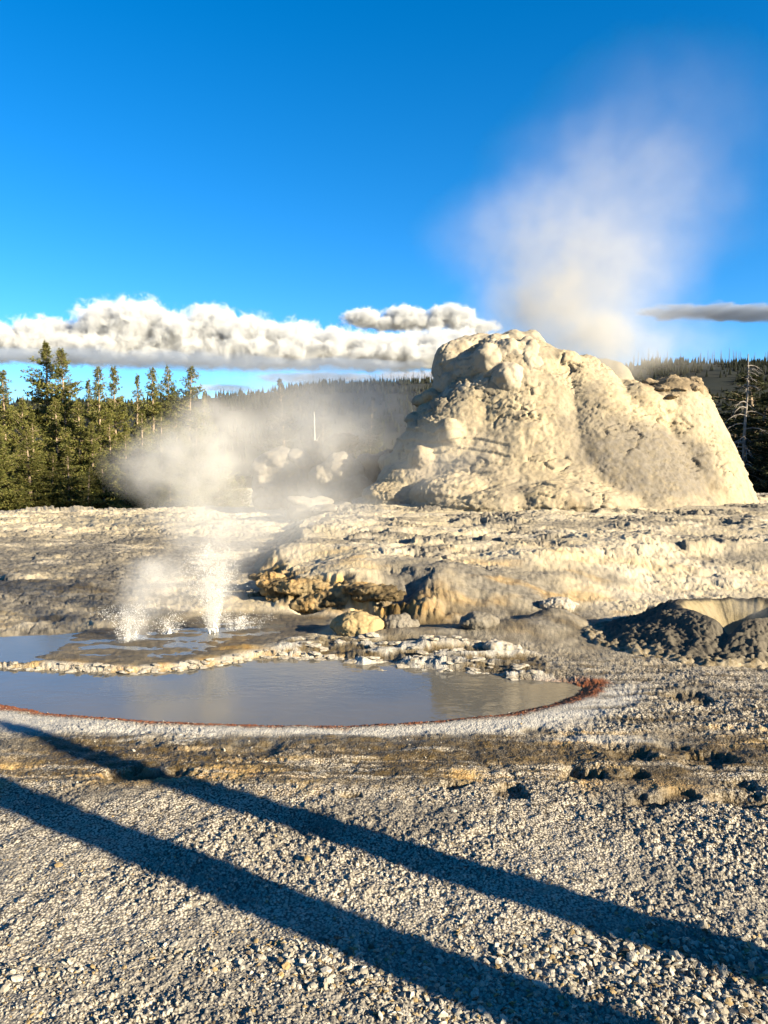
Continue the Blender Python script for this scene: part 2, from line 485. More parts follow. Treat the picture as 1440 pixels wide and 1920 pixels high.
    m['a_gray'][idx] = np.clip(np.maximum.reduce([up, left * ss(21.5, 18, Y + 2.5 * n1) * mid * ss(-.45, .0, fbm2(X * .5 + 4, Y * 1.2, 3)), 0.8 * patch2 * mid, smooth * mid * 0.9,
        0.8 * mid * ss(0.05, 0.4, fbm2(X * 0.35 + 60, Y * 0.8, 3)), 0.5 * mid * ss(17, 19, Y) * ss(6.5, 8, X)*ss(11.5,10,X)]), 0, 1)
    m['a_grit'][idx] = fg * (1 - up)
    dk = 0.75 * fg * ss(0.0, 0.35, fbm2(X * 0.9 + 23, Y * 1.3 + 3, 4)) * ss(0.3, 0.8, d1)
    for px, py, rx, ry, w in COARSE:
        c = atz(px, py, 0)
        dk = np.maximum(dk, 1.1 * w * fg * np.exp(-((X - c[0]) / rx) ** 2 - ((Y - c[1]) / ry) ** 2) * ss(-.35, .1, n2))
    m['a_gray'][idx] = np.maximum(m['a_gray'][idx], np.clip(dk, 0, 1))
    z[idx] = Z
    return z, a

# ------------------------------------------------------------------ materials of the ground
def sinter_material():
    m, nt, b = new_mat('sinter_ground', 0.85, 0.25)
    k = NB(nt, 0.335); p = k.pos()
    nA = k.noise(p, 1.3, 6, 0.6); nB = k.noise(p, 9, 5, 0.65); nC = k.noise(p, 60, 4, 0.7)
    vo = k.voro(p, 75)
    cream = k.mix(k.map(nA, 0.35, 0.65), (0.92, 0.78, 0.52), (0.86, 0.76, 0.58))
    cream = k.mix(k.map(nB, 0.55, 0.8), cream, (0.58, 0.45, 0.26))
    grit = k.mix(k.map(vo, 0.32, 0.74), (0.98, 0.88, 0.71), (0.09, 0.072, 0.05))
    grit = k.mix(k.map(nC, 0.52, 0.70), grit, (0.24, 0.20, 0.15))
    grit = k.mix(k.map(nB, 0.5, 0.75), grit, (0.42, 0.36, 0.26))
    col = k.mix(k.attr('a_grit'), cream, grit)
    gray = k.mix(k.map(nB, 0.3, 0.7), (0.12, 0.11, 0.095), (0.34, 0.31, 0.26))
    col = k.mix(k.math('MULTIPLY', k.attr('a_gray'), k.map(nA, 0.2, 0.6, 0.55, 1.0)), col, gray)
    och = k.mix(k.map(nB, 0.3, 0.65), (0.72, 0.38, 0.07), (0.85, 0.60, 0.24))
    col = k.mix(k.math('MULTIPLY', k.attr('a_ochre'), k.map(nB, 0.2, 0.5, 0.5, 1.0)), col, och)
    wh = k.mix(k.map(nC, 0.3, 0.7), (0.66, 0.63, 0.56), (0.95, 0.92, 0.84))
    col = k.mix(k.attr('a_white'), col, wh)
    bro = k.mix(k.map(nB, 0.35, 0.7), (0.060, 0.042, 0.014), (0.17, 0.110, 0.030))
    brf = k.math('MULTIPLY', k.attr('a_brown'), k.map(nB, 0.25, 0.6, 0.7, 1.0))
    col = k.mix(brf, col, bro)
    orr = k.mix(k.map(nC, 0.35, 0.65), (0.22, 0.05, 0.014), (0.72, 0.22, 0.055))
    col = k.mix(k.math('MULTIPLY', k.attr('a_orange'), k.map(nC, 0.2, 0.5, 0.6, 1.0)), col, orr)
    nt.links.new(col, b.inputs['Base Color'])
    h = k.math('ADD', k.math('MULTIPLY', nC, 0.6), k.math('MULTIPLY', vo, -0.8))
    bn = k.bump(h, 0.6, 0.012)
    bn = k.bump(nB, 0.5, 0.03, bn)
    nt.links.new(bn, b.inputs['Normal'])
    nt.links.new(k.map(brf, 0, 1, 0.88, 0.55), b.inputs['Roughness'])
    return m
M_SINTER = sinter_material()

def formation_material(name, colA, colB, colC, scale=1.0, stain=None, bumpd=0.03, gray=None, alb=0.35):
    m, nt, b = new_mat(name, 0.85, 0.2)
    k = NB(nt, alb); p = k.pos()
    n1 = k.noise(p, 0.8 * scale, 5, 0.6); n2 = k.noise(p, 5 * scale, 6, 0.65); n3 = k.noise(p, 26 * scale, 4, 0.7)
    col = k.mix(k.map(n1, 0.35, 0.65), colA, colB)
    col = k.mix(k.map(n2, 0.52, 0.72), col, colC)
    n4 = k.noise(k.scalev(p, (1.3, 1.3, 0.28)), 2.0 * scale, 5, 0.65)
    col = k.mix(k.map(n4, 0.50, 0.70, 0, 0.65), col, colC)
    col = k.mix(k.map(k.voro(p, 7 * scale), 0.0, 0.5, 0.35, 0.0), col, tuple(c * 1.15 for c in colB))
    if gray:
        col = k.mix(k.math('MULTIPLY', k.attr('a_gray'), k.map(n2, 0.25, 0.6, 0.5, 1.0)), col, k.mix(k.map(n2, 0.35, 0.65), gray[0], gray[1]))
    if stain:
        col = k.mix(k.attr('a_stain'), col, k.mix(k.map(n2, 0.35, 0.65), stain[0], stain[1]))
    nt.links.new(col, b.inputs['Base Color'])
    bn = k.bump(n3, 0.7, bumpd * 0.6)
    bn = k.bump(n2, 0.5, bumpd * 1.4, bn)
    nt.links.new(bn, b.inputs['Normal'])
    return m

def plain_mat(name, col, rough=0.85, var=0.25, scale=8.0, col2=None, spec=0.2):
    m, nt, b = new_mat(name, rough, spec)
    k = NB(nt)
    n = k.noise(k.objco(), scale, 4, 0.6)
    c2 = col2 or tuple(c * (1 - var) for c in col)
    nt.links.new(k.mix(k.map(n, 0.35, 0.65), col, c2), b.inputs['Base Color'])
    return m

# ------------------------------------------------------------------ the ground sheet
def build_ground():
    dense = np.linspace(-R(44), R(44), 1360)
    outer = np.linspace(R(44), R(316), 140)[1:-1]
    ang = np.concatenate([dense, outer])
    rows = [0.04, 0.3, 0.7, 1.1, 1.5, 1.8, 2.05, 2.25]
    r = 2.4
    while r < 29:
        rows.append(r); r += min(0.055, max(0.0038, 0.8 * r * r / 1514.0))
    while r < 6000:
        rows.append(r); r *= 1.07
        if r > 6000: break
    rr = np.array(rows)
    A, Rr = np.meshgrid(ang, rr)
    x = (Rr * np.sin(A)).ravel(); y = (Rr * np.cos(A)).ravel()
    z, attrs = ground(x, y)
    na, nr = len(ang), len(rr)
    i = np.arange(nr - 1)[:, None] * na; j = np.arange(na)[None, :]; j2 = (j + 1) % na
    q = np.stack([i + j, i + na + j, i + na + j2, i + j2], -1).reshape(-1, 4)[:, ::-1]
    cap = np.arange(na)[None, :][:, ::-1]
    me = mesh_np('ground', np.stack([x, y, z], 1), [q, cap], M_SINTER, True, attrs)
    o = obj('ground', me)
    tag(o, kind='structure')
build_ground()

def ground_z(x, y):
    return float(ground(np.array([x]), np.array([y]))[0][0])

# ------------------------------------------------------------------ water of the two pools
def water_material(name, deep, shallow, rough=0.04):
    m, nt, b = new_mat(name, rough, 0.5)
    b.inputs['IOR'].default_value = 1.30
    k = NB(nt); p = k.pos()
    n = k.noise(p, 0.6, 3, 0.5)
    nt.links.new(k.mix(k.map(n, 0.35, 0.65), deep, shallow), b.inputs['Base Color'])
    s = k.scalev(p, (1.0, 1.6, 1.0))
    nt.links.new(k.bump(k.noise(s, 7, 3, 0.5), 0.10, 0.02), b.inputs['Normal'])
    return m

def build_water(name, poly, z, grow, mat):
    P = np.array(poly); n = len(P)
    area = 0.5 * np.sum(P[:, 0] * np.roll(P[:, 1], -1) - np.roll(P[:, 0], -1) * P[:, 1])
    out = []
    for i in range(n):
        t = P[(i + 1) % n] - P[i - 1]; t /= np.linalg.norm(t)
        nrm = np.array((t[1], -t[0])) * (1 if area > 0 else -1)
        out.append(P[i] + nrm * grow)
    bm = bmesh.new()
    f = bm.faces.new([bm.verts.new((p[0], p[1], z)) for p in (out if area > 0 else out[::-1])])
    bmesh.ops.triangulate(bm, faces=[f])
    me = bpy.data.meshes.new(name); bm.to_mesh(me); bm.free(); me.materials.append(mat)
    return tag(obj(name, me), kind='structure')
build_water('spring_water', POOL, POOL_Z, 0.06, water_material('spring_water', (0.072, 0.069, 0.060), (0.095, 0.084, 0.064)))
build_water('shallow_water', UPOOL, UP_Z, 0.06, water_material('shallow_water', (0.075, 0.074, 0.066), (0.09, 0.083, 0.068), 0.16))

# ------------------------------------------------------------------ hills
def build_hills():
    xs = np.linspace(-1500, 1500, 420)
    ys = np.concatenate([np.linspace(260, 900, 60), np.linspace(915, 1500, 20)])
    X, Y = np.meshgrid(xs, ys); X = X.ravel(); Y = Y.ravel()
    px = [-1500, -458, -215, -170, -76, 50, 300, 460, 1500]
    ridge_px = [(-900, 760), (0, 766), (380, 757), (450, 750), (600, 732), (800, 722), (1190, 688), (1440, 688), (2300, 694)]
    zx = [at(a, b_, 900)[0] for a, b_ in ridge_px]; zz = [at(a, b_, 900)[2] for a, b_ in ridge_px]
    top = np.interp(X, zx, zz)
    prof = np.where(Y < 900, ss(200, 930, Y), 1 - 0.7 * ss(900, 1500, Y))
    Z = -4 + (top + 4) * prof + 2.2 * fbm2(X / 14, Y / 14, 3) * ss(300, 500, Y) + 5 * fbm2(X / 120, Y / 120, 3)
    n, w = len(ys), len(xs)
    i = np.arange(n - 1)[:, None] * w; j = np.arange(w - 1)[None, :]
    q = np.stack([i + j, i + j + 1, i + w + j + 1, i + w + j], -1).reshape(-1, 4)
    m, nt, b = new_mat('burnt_hillside', 0.95, 0.05)
    k = NB(nt); p = k.pos()
    c = k.mix(k.map(k.noise(p, 0.012, 5, 0.6), 0.35, 0.65), (0.016, 0.019, 0.018), (0.024, 0.025, 0.021))
    c = k.mix(k.map(k.noise(k.scalev(p, (1, 1, 0.3)), 0.22, 4, 0.7), 0.5, 0.7), c, (0.012, 0.016, 0.014))
    nt.links.new(c, b.inputs['Base Color'])
    tag(obj('hills', mesh_np('hills', np.stack([X, Y, Z], 1), q, m)), kind='structure')
    # the open burnt forest on the slope
    rs = np.random.RandomState(31); n = 14000
    y = 330 + 560 * rs.rand(n) ** 0.7; x = rs.uniform(-0.62, 0.62, n) * y
    keep = fbm2(x / 55, y / 55, 3) > -0.12 + 0.3 * rs.rand(n); x, y = x[keep], y[keep]; n = len(x)
    z = -4 + (np.interp(x, zx, zz) + 4) * ss(200, 930, y) + 2.2 * fbm2(x / 14, y / 14, 3) * ss(300, 500, y) + 5 * fbm2(x / 120, y / 120, 3)
    h = rs.uniform(3, 9, n) * (0.6 + 0.4 * ss(300, 700, y)); w = h * rs.uniform(.13, .24, n)
    t = np.arange(5) / 5 * 2 * np.pi
    ring = np.stack([x[:, None] + w[:, None] * np.cos(t), y[:, None] + w[:, None] * np.sin(t), np.repeat((z + h * .08)[:, None], 5, 1)], 2)
    co = np.concatenate([ring, np.stack([x, y, z + h], 1)[:, None]], 1).reshape(-1, 3)
    f = np.array([(i, (i + 1) % 5, 5) for i in range(5)])
    mt, nt2, b2 = new_mat('far_needles', 0.95, 0.05)
    k2 = NB(nt2); nt2.links.new(k2.mix(k2.n('ShaderNodeNewGeometry').outputs['Random Per Island'], (0.006, 0.009, 0.007), (0.020, 0.021, 0.014)), b2.inputs['Base Color'])
    tag(obj('far_forest', mesh_np('far_forest', co, (f[None] + (np.arange(n) * 6)[:, None, None]).reshape(-1, 3), mt, False)), 'sparse dark young forest covering the far ridge', kind='stuff')
    return zx, zz
HX, HZ = build_hills()
# ------------------------------------------------------------------ fused, weathered rock forms
def ico_np(sub):
    bm = bmesh.new(); bmesh.ops.create_icosphere(bm, subdivisions=sub, radius=1.0)
    bm.verts.ensure_lookup_table()
    v = np.array([x.co[:] for x in bm.verts], np.float32); f = np.array([[y.index for y in x.verts] for x in bm.faces], np.int32)
    bm.free(); return v, f
ICO = {i: ico_np(i) for i in (1, 2, 3, 4)}

def loft(rings, seg=72):
    """closed loft through elliptical rings (cx, cy, z, rx, ry) from the bottom up"""
    t = np.linspace(0, 2 * np.pi, seg, endpoint=False)
    co = np.concatenate([np.stack([cx + rx * np.cos(t), cy + ry * np.sin(t), np.full(seg, z)], 1) for cx, cy, z, rx, ry in rings])
    n = len(rings); F4 = []
    i = np.arange(n - 1)[:, None] * seg; j = np.arange(seg)[None, :]; j2 = (j + 1) % seg
    q = np.stack([i + j, i + j2, i + seg + j2, i + seg + j], -1).reshape(-1, 4)
    return co, [q, np.arange(seg)[None, ::-1], (np.arange(seg) + (n - 1) * seg)[None, :]]

def ellipsoid(c, r, rot=0.0, sub=3):
    v, f = ICO[sub]
    v = v * np.array(r)
    if rot:
        ca, sa = math.cos(rot), math.sin(rot)
        v = np.stack([v[:, 0] * ca - v[:, 2] * sa, v[:, 1], v[:, 0] * sa + v[:, 2] * ca], 1)
    return v + np.array(c), [f]

def fuse(prims, voxel, smooth=6):
    """union of closed shapes by voxel remesh -> vertex array, quad array"""
    cos, groups, off = [], {}, 0
    for co, fl in prims:
        for f in fl: groups.setdefault(f.shape[1], []).append(f + off)
        cos.append(co); off += len(co)
    me = mesh_np('tmp', np.concatenate(cos), [np.concatenate(v) for v in groups.values()], None)
    o = obj('tmp', me)
    md = o.modifiers.new('r', 'REMESH'); md.mode = 'VOXEL'; md.voxel_size = voxel
    sm = o.modifiers.new('s', 'SMOOTH'); sm.iterations = smooth; sm.factor = 0.5
    dg = bpy.context.evaluated_depsgraph_get()
    ev = o.evaluated_get(dg); m2 = ev.to_mesh()
    co = np.zeros(len(m2.vertices) * 3, np.float32); m2.vertices.foreach_get('co', co)
    lo = np.zeros(len(m2.loops), np.int32); m2.loops.foreach_get('vertex_index', lo)
    ev.to_mesh_clear()
    bpy.data.objects.remove(o); bpy.data.meshes.remove(me)
    return co.reshape(-1, 3), lo.reshape(-1, 4)

def rock_mesh(name, prims, voxel, mat, big=(0.1, 1.0), knob=(0.0, 2.0), fine=(0.02, 6.0), crack=0.0, smooth=6, attrs=None, origin=(0, 0, 0), step=0.0, kmask=None, grit=0.0, stepf=3.2):
    co, q = fuse(prims, voxel, smooth)
    n = normals_np(co, q)
    d = big[0] * fbm3(co * big[1], 4)
    if knob[0]:
        f1, f2 = worley3((co + 0.12 * n) * knob[1]); d = d + knob[0] * (0.6 - f1) * (kmask(co) if kmask else 1)
    d = d + fine[0] * fbm3(co * fine[1], 5, 2.1, 0.6)
    if grit:
        d = d + grit * fbm3(co * 13.0 + 7, 3, 2.1, 0.6) * (0.5 + ss(-.2, .3, fbm3(co * 0.7 + 40, 2)))
    if crack:
        f1, f2 = worley3((co + 0.25 * np.stack([fbm3(co * 1.7 + k, 2) for k in (3, 9, 15)], 1)) * np.array((1.1, 1.1, 3.6)))
        msk = ss(0.0, 0.25, fbm3(co * 0.8 + 20, 3))
        d = d - crack * ss(0.09, 0.0, f2 - f1) * msk
    if step:
        s = (co[:, 2] + 0.35 * (fbm3(co * 0.7 + 5, 3) if stepf < 5 else 0.25 * fbm3(co * 2.5 + 5, 3))) * stepf
        msk = ss(-0.1, 0.25, fbm3(co * 0.5 + 11, 2))
        d = d + step * msk * (0.5 - (s - np.floor(s)))
    co = co + n * d[:, None]
    at_ = attrs(co, n) if attrs else None
    return mesh_np(name, co - np.array(origin), q, mat, True, at_)

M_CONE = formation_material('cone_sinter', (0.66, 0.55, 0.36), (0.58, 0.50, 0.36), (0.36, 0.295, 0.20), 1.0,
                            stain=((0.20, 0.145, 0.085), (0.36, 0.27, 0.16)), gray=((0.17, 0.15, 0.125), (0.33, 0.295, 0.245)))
M_CREST = formation_material('crest_sinter', (0.66, 0.58, 0.44), (0.61, 0.53, 0.40), (0.52, 0.43, 0.30), 0.9, bumpd=0.02)
M_PALE = formation_material('pale_sinter', (0.36, 0.33, 0.27), (0.32, 0.29, 0.24), (0.22, 0.19, 0.15), 1.0)

def build_cone():
    Yc = 24.2
    root = empty('geyser_cone', (CONE[0], CONE[1], 0.9))
    tag(root, 'big cream sinter geyser cone with knobbly left crest, steaming beyond the pool', 'geyser cone')
    O = np.array(root.location)
    def rings(rows, Y, dep):
        out = []
        for py, c, hw in rows:
            p = at(c, py, Y); r = hw * Y / F
            out.append((p[0], Y, p[2], r, r * dep))
        return out
    A = rings([(1015, 960, 480), (985, 968, 410), (960, 975, 352), (932, 982, 304), (900, 988, 262), (850, 990, 214), (800, 985, 176), (750, 975, 146), (700, 965, 120), (660, 960, 90), (642, 960, 55)], Yc, 0.85)
    B = rings([(1010, 1270, 170), (960, 1263, 150), (900, 1256, 133), (850, 1250, 117), (800, 1245, 101), (765, 1241, 87), (738, 1241, 77), (722, 1244, 66)], 24.5, 1.15)
    Cc = rings([(1010, 1110, 300), (960, 1110, 236), (850, 1112, 168), (780, 1108, 120), (730, 1095, 84), (695, 1082, 56), (674, 1074, 34)], 23.7, 0.95)
    D = rings([(1010, 850, 260), (975, 868, 222), (945, 872, 192), (900, 880, 166), (850, 884, 150), (800, 890, 126), (755, 905, 98), (715, 925, 76)], 23.7, 0.8)
    prims = [loft(A), loft(B), loft(Cc), loft(D)]
    for px, py, Y, rx, rz, ry in [(1190, 815, 23.0, 62, 100, 0.95), (1205, 880, 22.6, 78, 70, 1.0), (1175, 760, 23.4, 44, 50, 0.8), (1225, 780, 23.3, 44, 50, 0.8)]:
        p = at(px, py, Y); prims.append(ellipsoid(p, (rx * Y / F, ry, rz * Y / F)))
    rr = random.Random(2)
    # knobs of the flank
    for px, py, r_, dY in [(1055,695,42,-1.5),(1000,705,38,-1.7),(1095,690,30,-1.2),(1080,730,34,-1.9),(1030,760,36,-2.4),(960,770,34,-2.2),(905,790,30,-2.2),
                           (870,760,40,-1.6),(835,800,30,-1.4),(1115,760,26,-1.9),(940,835,34,-3.2),(1015,810,28,-2.9),(880,850,30,-2.9),(1125,720,28,-1.0),
                           (1160,735,26,-.9),(1180,760,24,-1.4),(760,905,34,-1.6),(720,925,30,-1.6),(815,935,36,-3.0),(860,940,30,-3.6),(735,870,26,-.8),(700,945,24,-2.4)]:
        p = at(px, py, Yc + dY * .9 + .62); r = r_ * 0.95 * (Yc + dY) / F
        prims.append(ellipsoid(p, (r * rr.uniform(.9, 1.2), r, r * rr.uniform(.75, 1.05)), rr.uniform(-.5, .5)))
    for px, py, Y, rx, rz, ry in [(800, 905, 23.0, 95, 50, 1.4), (745, 935, 22.6, 66, 36, 1.3), (860, 930, 21.4, 90, 46, 1.2), (705, 950, 22.8, 50, 22, 1.2), (930, 950, 20.8, 110, 40, 1.2), (1060, 945, 20.6, 140, 44, 1.2)]:
        p = at(px, py, Y); prims.append(ellipsoid(p, (rx * Y / F, ry, rz * Y / F)))
    for px, py, rx, rz, dY in [(793,752,17,10,.3),(800,770,16,14,-.2),(776,792,18,18,-.2),(812,742,18,14,-.1),(758,835,18,18,-.5),(735,868,20,18,-.6),(830,768,26,26,-1.0),(790,860,26,26,-2.0),(842,812,26,28,-2.0)]:
        Y = Yc + dY; p = at(px, py, Y); prims.append(ellipsoid(p, (rx * Y / F, rx * 1.3 * Y / F, rz * Y / F), rr.uniform(-.3, .3)))
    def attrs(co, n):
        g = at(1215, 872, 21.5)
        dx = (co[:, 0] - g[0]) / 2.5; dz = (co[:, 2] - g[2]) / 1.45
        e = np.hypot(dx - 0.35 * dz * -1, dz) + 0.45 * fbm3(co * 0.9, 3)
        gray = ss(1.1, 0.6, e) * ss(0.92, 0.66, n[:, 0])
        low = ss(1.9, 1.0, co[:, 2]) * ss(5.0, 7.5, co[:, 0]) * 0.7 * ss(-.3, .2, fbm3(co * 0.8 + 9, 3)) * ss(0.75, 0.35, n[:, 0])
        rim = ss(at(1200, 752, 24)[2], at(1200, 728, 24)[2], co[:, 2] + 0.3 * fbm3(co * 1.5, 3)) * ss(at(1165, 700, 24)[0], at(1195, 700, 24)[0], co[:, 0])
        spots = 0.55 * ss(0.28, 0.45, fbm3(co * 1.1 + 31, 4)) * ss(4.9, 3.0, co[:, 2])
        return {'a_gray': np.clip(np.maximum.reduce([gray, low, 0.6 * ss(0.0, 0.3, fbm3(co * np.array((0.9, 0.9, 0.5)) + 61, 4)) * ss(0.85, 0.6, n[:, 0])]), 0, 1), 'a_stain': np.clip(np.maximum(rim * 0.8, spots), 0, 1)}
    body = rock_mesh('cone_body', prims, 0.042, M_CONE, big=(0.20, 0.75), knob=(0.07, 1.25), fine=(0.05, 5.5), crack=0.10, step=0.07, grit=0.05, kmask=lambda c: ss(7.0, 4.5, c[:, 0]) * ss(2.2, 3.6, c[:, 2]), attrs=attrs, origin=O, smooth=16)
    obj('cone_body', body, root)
    # knobbly pale crest at the left
    pr = []
    for px, py, rx, rz, dY in [(845,690,34,46,0.1),(838,720,28,34,-.1),(862,668,34,34,.2),(885,652,30,24,.4),(900,646,30,20,.5),(935,648,30,22,.1),(965,642,34,18,.4),(990,638,26,16,.3),(1004,650,22,20,.1),
                              (920,690,40,46,-.9),(930,665,30,28,-.7),(955,672,32,36,-1.0),(985,668,30,34,-.9),(880,700,34,40,-.5),(905,735,34,34,-1.1),(950,715,32,40,-1.5),(995,695,26,36,-1.3),
                              (880,740,30,30,-1.0),(850,752,28,26,-.7),(1010,662,20,22,-.3)]:
        Y = Yc + dY; p = at(px, py, Y); s = Y / F
        pr.append(ellipsoid(p, (rx * s, rx * s * 1.1, rz * s), rr.uniform(-.3, .3)))
    obj('knobbly_crest', rock_mesh('knobbly_crest', pr, 0.04, M_CREST, big=(0.17, 1.5), knob=(0.12, 1.9), fine=(0.04, 5.0), grit=0.02, crack=0.07, origin=O, smooth=14), root)
    # pale lobe behind the vent
    pr = []
    for px, py, rx, rz in [(1150,708,32,32),(1125,698,30,26),(1170,712,16,22),(1140,730,50,40)]:
        Y = 27.2; p = at(px, py, Y); s = Y / F
        pr.append(ellipsoid(p, (rx * s, rx * s, rz * s)))
    p = at(1145, 800, 27.0); pr.append(ellipsoid(p, (1.2, 1.0, 1.6)))
    obj('rear_lobe', rock_mesh('rear_lobe', pr, 0.06, M_CREST, big=(0.10, 1.2), knob=(0.05, 2.0), origin=O), root)
    # brown blocky rim at the right
    pr = []
    for px, py, rx, rz, dY in [(1205,730,16,8,-.9),(1225,722,18,9,-.6),(1250,716,20,9,-.5),(1275,718,18,9,-.5),(1300,714,13,9,-.5),(1310,722,9,9,-.9),(1195,738,10,7,-1.3),(1212,742,13,8,-1.5),
                              (1240,732,22,7,-1.2),(1270,732,20,7,-1.3),(1298,730,14,8,-1.3),(1188,728,9,6,-.9),(1255,745,20,6,-1.6),(1310,736,8,10,-1.2)]:
        Y = 24.5 + dY; p = at(px, py, Y); s = Y / F
        pr.append(ellipsoid(p, (rx * s, rx * s * 1.4, rz * s), rr.uniform(-.25, .25)))
    M_RIM = formation_material('rim_sinter', (0.50, 0.40, 0.26), (0.38, 0.29, 0.18), (0.20, 0.15, 0.09), 1.6)
    obj('vent_rim', rock_mesh('vent_rim', pr, 0.03, M_RIM, big=(0.14, 2.0), knob=(0.07, 3.2), fine=(0.06, 6), grit=0.03, crack=0.08, origin=O, smooth=3), root)
build_cone()

def build_boulders():
    rr = random.Random(8)
    specs = [
        ('rounded pale boulder, left of the pair half lost in steam left of the cone', [(520,862,36,20),(500,878,30,18),(545,880,34,18)], 27.0),
        ('small rounded boulder touching the right side of a larger paler one in the steam', [(560,858,22,14),(572,868,18,14)], 26.4),
        ('broad lumpy sinter boulder with grooved front beside a dark gap left of the cone', [(640,885,42,36),(610,900,30,30),(660,915,40,28),(625,930,34,22)], 24.5),
        ('dim upright knob of sinter behind the grooved boulder, below a thin white snag', [(620,850,26,22),(590,840,20,14),(640,830,34,18)], 28.5),
        ('low pale rock hump joining the foot of the cone on its left', [(700,868,30,16),(725,862,26,18),(690,885,26,16)], 25.6),
        ('reddish brown slab of sinter lying at the left foot of the cone', [(615,955,40,7),(640,952,28,8)], 21.5),
        ('pinkish flat slab lying on the terrace in steam left of the cone', [(575,943,40,6),(600,941,30,6)], 22.5),
    ]
    for lab, bl, Y in specs:
        s = Y / F
        b0 = at(bl[0][0], bl[0][1], Y)
        gz = ground_z(b0[0], Y)
        root_loc = (b0[0], Y, gz)
        pr = []
        for px, py, rx, rz in bl:
            p = at(px, py, Y + rr.uniform(-.2, .2)); zb = p[2]
            pr.append(ellipsoid(p, (rx * s, rx * s * 1.05, rz * s), rr.uniform(-.2, .2)))
            if zb - rz * s > gz: pr.append(ellipsoid((p[0], p[1], (zb + gz) / 2 - .1), (rx * s * .9, rx * s, (zb - gz) / 2 + .25)))
        me = rock_mesh('sinter_boulder', pr, 0.05, M_PALE, big=(0.18, 1.4), knob=(0.12, 2.0), fine=(0.06, 5), grit=0.03, crack=0.10, origin=root_loc)
        o = obj('sinter_boulder', me, None, root_loc)
        tag(o, lab, 'boulder', 'sinter boulders left of the cone')
build_boulders()

# ------------------------------------------------------------------ dark crater mound at the right
def build_crater():
    cx, cy = CRATER
    root = empty('crater_mound', (cx, cy, 0.0))
    tag(root, 'dark grainy mound with notched rim around a tan steaming crater, right of the pool', 'crater mound')
    th = np.linspace(-np.pi, np.pi, 500, endpoint=False)       # 0 = +X (right), -pi/2 = towards the camera
    rim = 0.70 + 0.05 * np.sin(2 * th + 1) + 0.03 * np.sin(5 * th)
    t_notch = math.atan2(-0.52, -0.40)
    dn = np.angle(np.exp(1j * (th - t_notch)))
    front = np.exp(-(np.angle(np.exp(1j * (th + np.pi / 2))) / 0.95) ** 2)
    leftw = np.exp(-(np.angle(np.exp(1j * (th - np.pi))) / 0.75) ** 2)
    hr = 0.40 - 0.02 * front + 0.02 * leftw - 0.17 * np.exp(-(dn / 0.13) ** 2) + 0.02 * np.sin(3 * th)
    hr = hr + 0.035 * fbm2(np.cos(th) * 2.2 + 5, np.sin(th) * 2.2, 4) + 0.012 * fbm2(np.cos(th) * 9, np.sin(th) * 9 + 4, 3)
    rim = rim + 0.05 * fbm2(np.cos(th) * 2.5 + 1, np.sin(th) * 2.5 + 8, 4)
    outl = 0.72 + 0.52 * leftw - 0.12 * front
    def ring_mesh(us, inner):
        U, T = np.meshgrid(us, np.arange(len(th)), indexing='ij')
        u = U.ravel(); k = T.ravel()
        if inner:
            r = rim[k] * (1 - 0.75 * u); z = hr[k] * (1 - ss(0, 1.0, u ** 0.8)) + (-0.02) * u
        else:
            r = rim[k] + outl[k] * u; s = 1 - u
            z = hr[k] * (0.25 * s + 0.75 * s ** 1.7) * (1 - 0.0) + 0.03 * np.sin(np.clip(u * 12, 0, np.pi)) * 0.6
            z = z - 0.10 * ss(0.82, 1.0, u)
        x = cx + r * np.cos(th[k]); y = cy + r * np.sin(th[k])
        g = base_height(x, y)[0] - 0.01
        z = z + g
        if not inner:
            f1, f2, _ = worley2((x + 0.03 * fbm2(x * 6, y * 6, 2)) / 0.085, y / 0.06)
            h1, _, _ = worley2((x + 0.05 * fbm2(x * 4, y * 4, 3)) / 0.045, (y + 0.04 * fbm2(x * 5 + 9, y * 5, 3)) / 0.035)
            z = z + (0.034 * (0.55 - f1) * (0.4 + 1.2 * ss(-.3, .3, fbm2(x * 2, y * 2, 2))) + 0.020 * (0.5 - h1) + 0.075 * fbm2(x * 4, y * 4, 4) + 0.02 * fbm2(x * 25, y * 25, 2)) * ss(0, 0.12, u)
        else:
            z = z + 0.03 * fbm2(x * 4, y * 4, 4) * ss(0, 0.2, u)
        n, w = len(us), len(th)
        i = np.arange(n - 1)[:, None] * w; j = np.arange(w)[None, :]; j2 = (j + 1) % w
        q = np.stack([i + j, i + w + j, i + w + j2, i + j2], -1).reshape(-1, 4)
        if inner: q = q[:, ::-1]
        tan = ss(0.55, 0.95, u + 0.25 * fbm2(x * 3, y * 3, 3)) if not inner else ss(0.16, 0.06, u + 0.10 * fbm2(th[k] * 5, u * 4, 3))
        return np.stack([x - cx, y - cy, z], 1), q, {'a_stain': tan}
    M_DARK = formation_material('dark_crust', (0.12, 0.105, 0.080), (0.085, 0.074, 0.058), (0.16, 0.14, 0.105), 3.0, stain=((0.20, 0.15, 0.08), (0.42, 0.36, 0.26)), bumpd=0.012, alb=0.5)
    M_TAN = formation_material('tan_crater_wall', (0.46, 0.38, 0.22), (0.42, 0.34, 0.20), (0.30, 0.25, 0.15), 2.0, stain=((0.05, 0.042, 0.032), (0.10, 0.085, 0.06)), bumpd=0.02)
    co, q, a = ring_mesh(np.linspace(0, 1, 130), False)
    obj('outer_slope', mesh_np('outer_slope', co, q, M_DARK, True, a), root)
    co, q, a = ring_mesh(np.linspace(0, 1, 60), True)
    n = len(th)
    obj('crater_wall', mesh_np('crater_wall', co, [q, (np.arange(n) + 59 * n)[None, :]], M_TAN, True, a), root)
build_crater()

